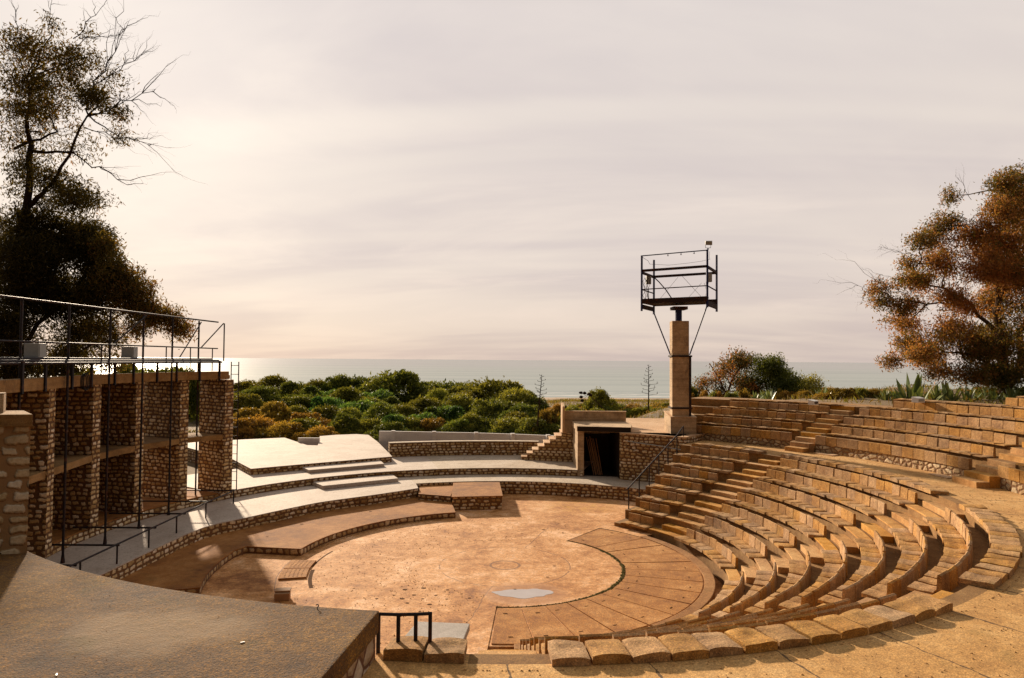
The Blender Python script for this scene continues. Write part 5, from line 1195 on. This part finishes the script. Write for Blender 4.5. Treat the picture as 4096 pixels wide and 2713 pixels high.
W3 = [(1600, 905, 50, 40, 'green', 'green bush just right of the concrete column'), (1920, 905, 44, 50, 'gold', 'golden bush near the head of the pale upper stairway'), (1950, 908, 42, 60, 'gold', 'reddish bush above the middle upper benches'), (1985, 906, 43, 60, 'olive', 'olive bush above the middle upper benches'), (2020, 908, 43, 56, 'gold', 'brown bush left of the large agave'), (1860, 912, 46, 60, 'gold', 'golden bush left of the white floodlight housing'), (1900, 918, 42, 60, 'gold', 'low yellow bush behind the floodlight housing'), (1800, 922, 46, 50, 'gold', 'dry undergrowth below the dark trees'), (1740, 925, 47, 60, 'gold', 'dry undergrowth below the red trunk'), (2050, 915, 42, 50, 'olive', 'low olive bush at the foot of the large agave'), (2160, 918, 43, 60, 'green', 'dark bush between the agaves'), (2280, 905, 43, 80, 'green', 'dark bush under the rust tree'), (2350, 905, 43, 70, 'green', 'dark bush at the right edge under the rust tree')]
for u, v, D, w, key, lab in W3: shrub(key, u, v - 10, D, w * 1.35, lab=lab, group='bushes along the top of the upper seating')

for i in range(22):
    u = 1255 + 305 * (i + rng.random()) / 22; D = rng.uniform(54, 74); key = rng.choice(['olive', 'green', 'gold', 'olive'])
    shrub(key, u, 938 + (66 - D) * 0.9 + rng.uniform(-5, 7), D, rng.uniform(48, 85), lab={'olive': 'low olive bush in the scrub between doorway parapet and beach', 'green': 'low dark green bush in the scrub between doorway parapet and beach', 'gold': 'low dry bush in the scrub between doorway parapet and beach'}[key], group='low scrub bushes before the beach')
for i in range(22):
    u = 1585 + 480 * (i + rng.random()) / 22; D = rng.uniform(44, 48); key = rng.choice(['olive', 'gold', 'gold', 'green'])
    shrub(key, u, 906 + rng.uniform(-6, 6), D, rng.uniform(30, 60), lab={'olive': 'low olive bush in the hedge of scrub above the upper benches', 'green': 'low dark green bush in the hedge of scrub above the upper benches', 'gold': 'low golden bush in the hedge of scrub above the upper benches'}[key], group='hedge of scrub above the upper benches')
# --- agaves
def agave(u, v, D, w, label, n=34, seed=0):
    r_ = random.Random(seed); top = px(u, v, D); L = w / 1589.0 * D * 0.62
    z0 = top[2] - L * 0.95
    V, F, T = [], [], []
    for i in range(n):
        az = i * 2.399 + r_.uniform(-.2, .2); el = R(r_.uniform(18, 86)) if i > 6 else R(r_.uniform(65, 88)); l = L * r_.uniform(.8, 1.12); wd = 0.075 * L / 0.9 * 1.1
        ca, sa = math.cos(az), math.sin(az); pts = []
        for k in range(6):
            s = k / 5; rad = l * s * math.cos(el) * (1 + .08 * s); h = l * (s * math.sin(el) - 0.10 * s * s * math.cos(el)); ww = wd * (0.75 + 0.9 * s - 0.0) * (1 - s) ** 0.6 if s > 0.02 else wd * .75
            if k == 5: ww = 0.003
            pts.append(((ca * rad - sa * ww, sa * rad + ca * ww, h + ww * .35), (ca * rad, sa * rad, h), (ca * rad + sa * ww, sa * rad - ca * ww, h + ww * .35)))
        for a, b in zip(pts[:-1], pts[1:]):
            for q in (0, 1):
                bb = len(V); V += [a[q], a[q + 1], b[q + 1], b[q]]; F.append((bb, bb + 1, bb + 2, bb + 3)); T.append(min(1, max(0, .45 + .5 * (q == 0) * .5 + r_.uniform(-.25, .25))))
    me = bpy.data.meshes.new('agave'); me.from_pydata(V, [], F); at = me.attributes.new('tint', 'FLOAT', 'FACE'); at.data.foreach_set('value', T); me.materials.append(ML_agave)
    o = bpy.data.objects.new('agave', me); col.objects.link(o); o.location = (top[0], top[1], z0)
    tag(o, label, 'agave', 'agaves above the upper benches')
AG = [(2108, 877, 41, 105, 'largest agave with long spiky leaves left of the white floodlight'), (2165, 895, 41.5, 50, 'dark agave just right of the largest one'), (2190, 892, 41, 75, 'bright agave in the middle of the row under the rust tree'), (2235, 898, 41, 50, 'smaller agave right of the bright one'), (2290, 898, 41, 60, 'yellowish agave near the rust tree trunk'), (2335, 895, 41, 50, 'last agave of the row at the right edge'), (2045, 903, 41, 45, 'low agave left of the largest one'), (1775, 905, 44, 44, 'agave with pale upright leaves under the dark trees'), (1905, 900, 43, 50, 'agave behind the golden bush at the stairway head'), (1745, 908, 44, 30, 'small agave left under the dark trees'), (2070, 905, 41, 40, 'small agave directly at the foot of the largest one')]
for i, (u, v, D, w, lab) in enumerate(AG): agave(u, v - 3, D, w * 1.75, lab, 40 if w > 90 else 26, i)
# --- dead agave flower stalks
def stalk(ub, vb, ut, vt, D, label):
    p, q = px(ub, vb, D), px(ut, vt, D); root = thing('flower_stalk', tuple(p), label, 'flower stalk', 'dead agave flower stalks'); m = MB()
    limb_path(m, p, q, .13, .035, 6, 0.01, 6); m.build('stem', M_barkd, root, merge=False); m = MB(); H = np.linalg.norm(q - p)
    for i in range(24):
        s = 0.42 + 0.56 * i / 23; c = p + (q - p) * s; az = i * 2.3; l = H * 0.135 * (1.0 - 0.75 * max(0, (s - .6) / .4)) * nr.uniform(.7, 1.2)
        e = c + np.array([math.cos(az) * l, math.sin(az) * l, l * 0.15]); m.bar(c, e, .035, 4, .02); e2 = e + np.array([math.cos(az) * .04, math.sin(az) * .04, l * .28]); m.bar(e, e2, .022, 4, .03)
        m.bar(e, e + np.array([math.cos(az + .8) * l * .2, math.sin(az + .8) * l * .2, l * .12]), .018, 4, .022)
    m.build('side_branches', M_barkd, root, merge=False)
stalk(1243, 985, 1253, 866, 52, 'bare dead flower stalk rising from the dark shrubs left of the doorway'); stalk(1499, 965, 1500, 843, 58, 'bare dead flower stalk against the sea between doorway and concrete column')
t = thing('seed_head', tuple(px(1400, 950, 60)), 'leaning stem carrying a cluster of dark round seed heads against the surf', 'seed head')
m = MB(); a, b = px(1402, 950, 60), px(1362, 912, 60); limb_path(m, a, b, .10, .05, 4, .05, 5)
for (u, v) in ((1343, 908), (1352, 910), (1362, 912), (1344, 918), (1346, 925)): m.bar(b, px(u, v, 60), .03, 4)
m.build('stem', M_bark, t, merge=False)
for (u, v) in ((1343, 908), (1352, 909), (1362, 911), (1344, 918), (1346, 926), (1366, 914)):
    c = px(u, v, 60); bmx = bmesh.new(); bmesh.ops.create_icosphere(bmx, subdivisions=2, radius=0.17)
    for vv in bmx.verts: vv.co = vv.co * nr.uniform(.8, 1.15); vv.co.z *= .8
    me = bpy.data.meshes.new('pod'); bmx.to_mesh(me); bmx.free(); me.materials.append(M_barkd); o = bpy.data.objects.new('pod', me); col.objects.link(o); o.parent = t; o.location = Vector(c) - t.location
# --- low scrub covering the ground behind the theatre: grass and weeds nobody could count
def scrub():
    N = 110000
    x = nr.uniform(-60, 75, N); y = nr.uniform(34, 175, N)
    dx, dy = x - CX, y - CY; r = np.hypot(dx, dy); a = np.degrees(np.arctan2(dy, dx))
    keep = (r > 22.6) & ~((x < 2.4) & (y < 48.5)) & ~((x > 2) & (x < 11) & (y < 47)) & (np.sin(x * .5) * np.sin(y * .4 + x * .2) + nr.normal(size=N) * .5 > -0.2)
    x, y = x[keep], y[keep]; n = len(x); z = terrain_h(x, y)
    h = nr.uniform(.2, .75, n) * np.where(y > 90, 1.3, 1.0)
    az = np.degrees(np.arctan2(x, y)); h = h * np.where((az < 3) & (y < 140), .45, .6)
    C = np.stack([x, y, z + h * .45], 1); Dn = unit(nr.normal(size=(n, 3)) * np.array([.45, .45, .2]) + np.array([0, 0, .8]))
    me = leaf_mesh('dry_scrub', C, Dn, h * 1.2, .03 + .10 * nr.random(n) * h, nr.random(n) * .8, ML_dry)
    me2 = leaf_mesh('weeds', C[::2] + np.array([.4, .3, 0]), Dn[::2], h[::2] * 1.1, .05 + .2 * nr.random(len(C[::2])) * h[::2], nr.random(len(C[::2])), ML_olive)
    for nm, mm_, lab in (('dry_scrub', me, 'dry golden grass and scrub on the slope down to the beach'), ('weeds', me2, 'green weeds scattered over the slope down to the beach')):
        o = bpy.data.objects.new(nm, mm_); col.objects.link(o); tag(o, lab, 'scrub', kind='stuff')
scrub()
bpy.context.view_layer.update()
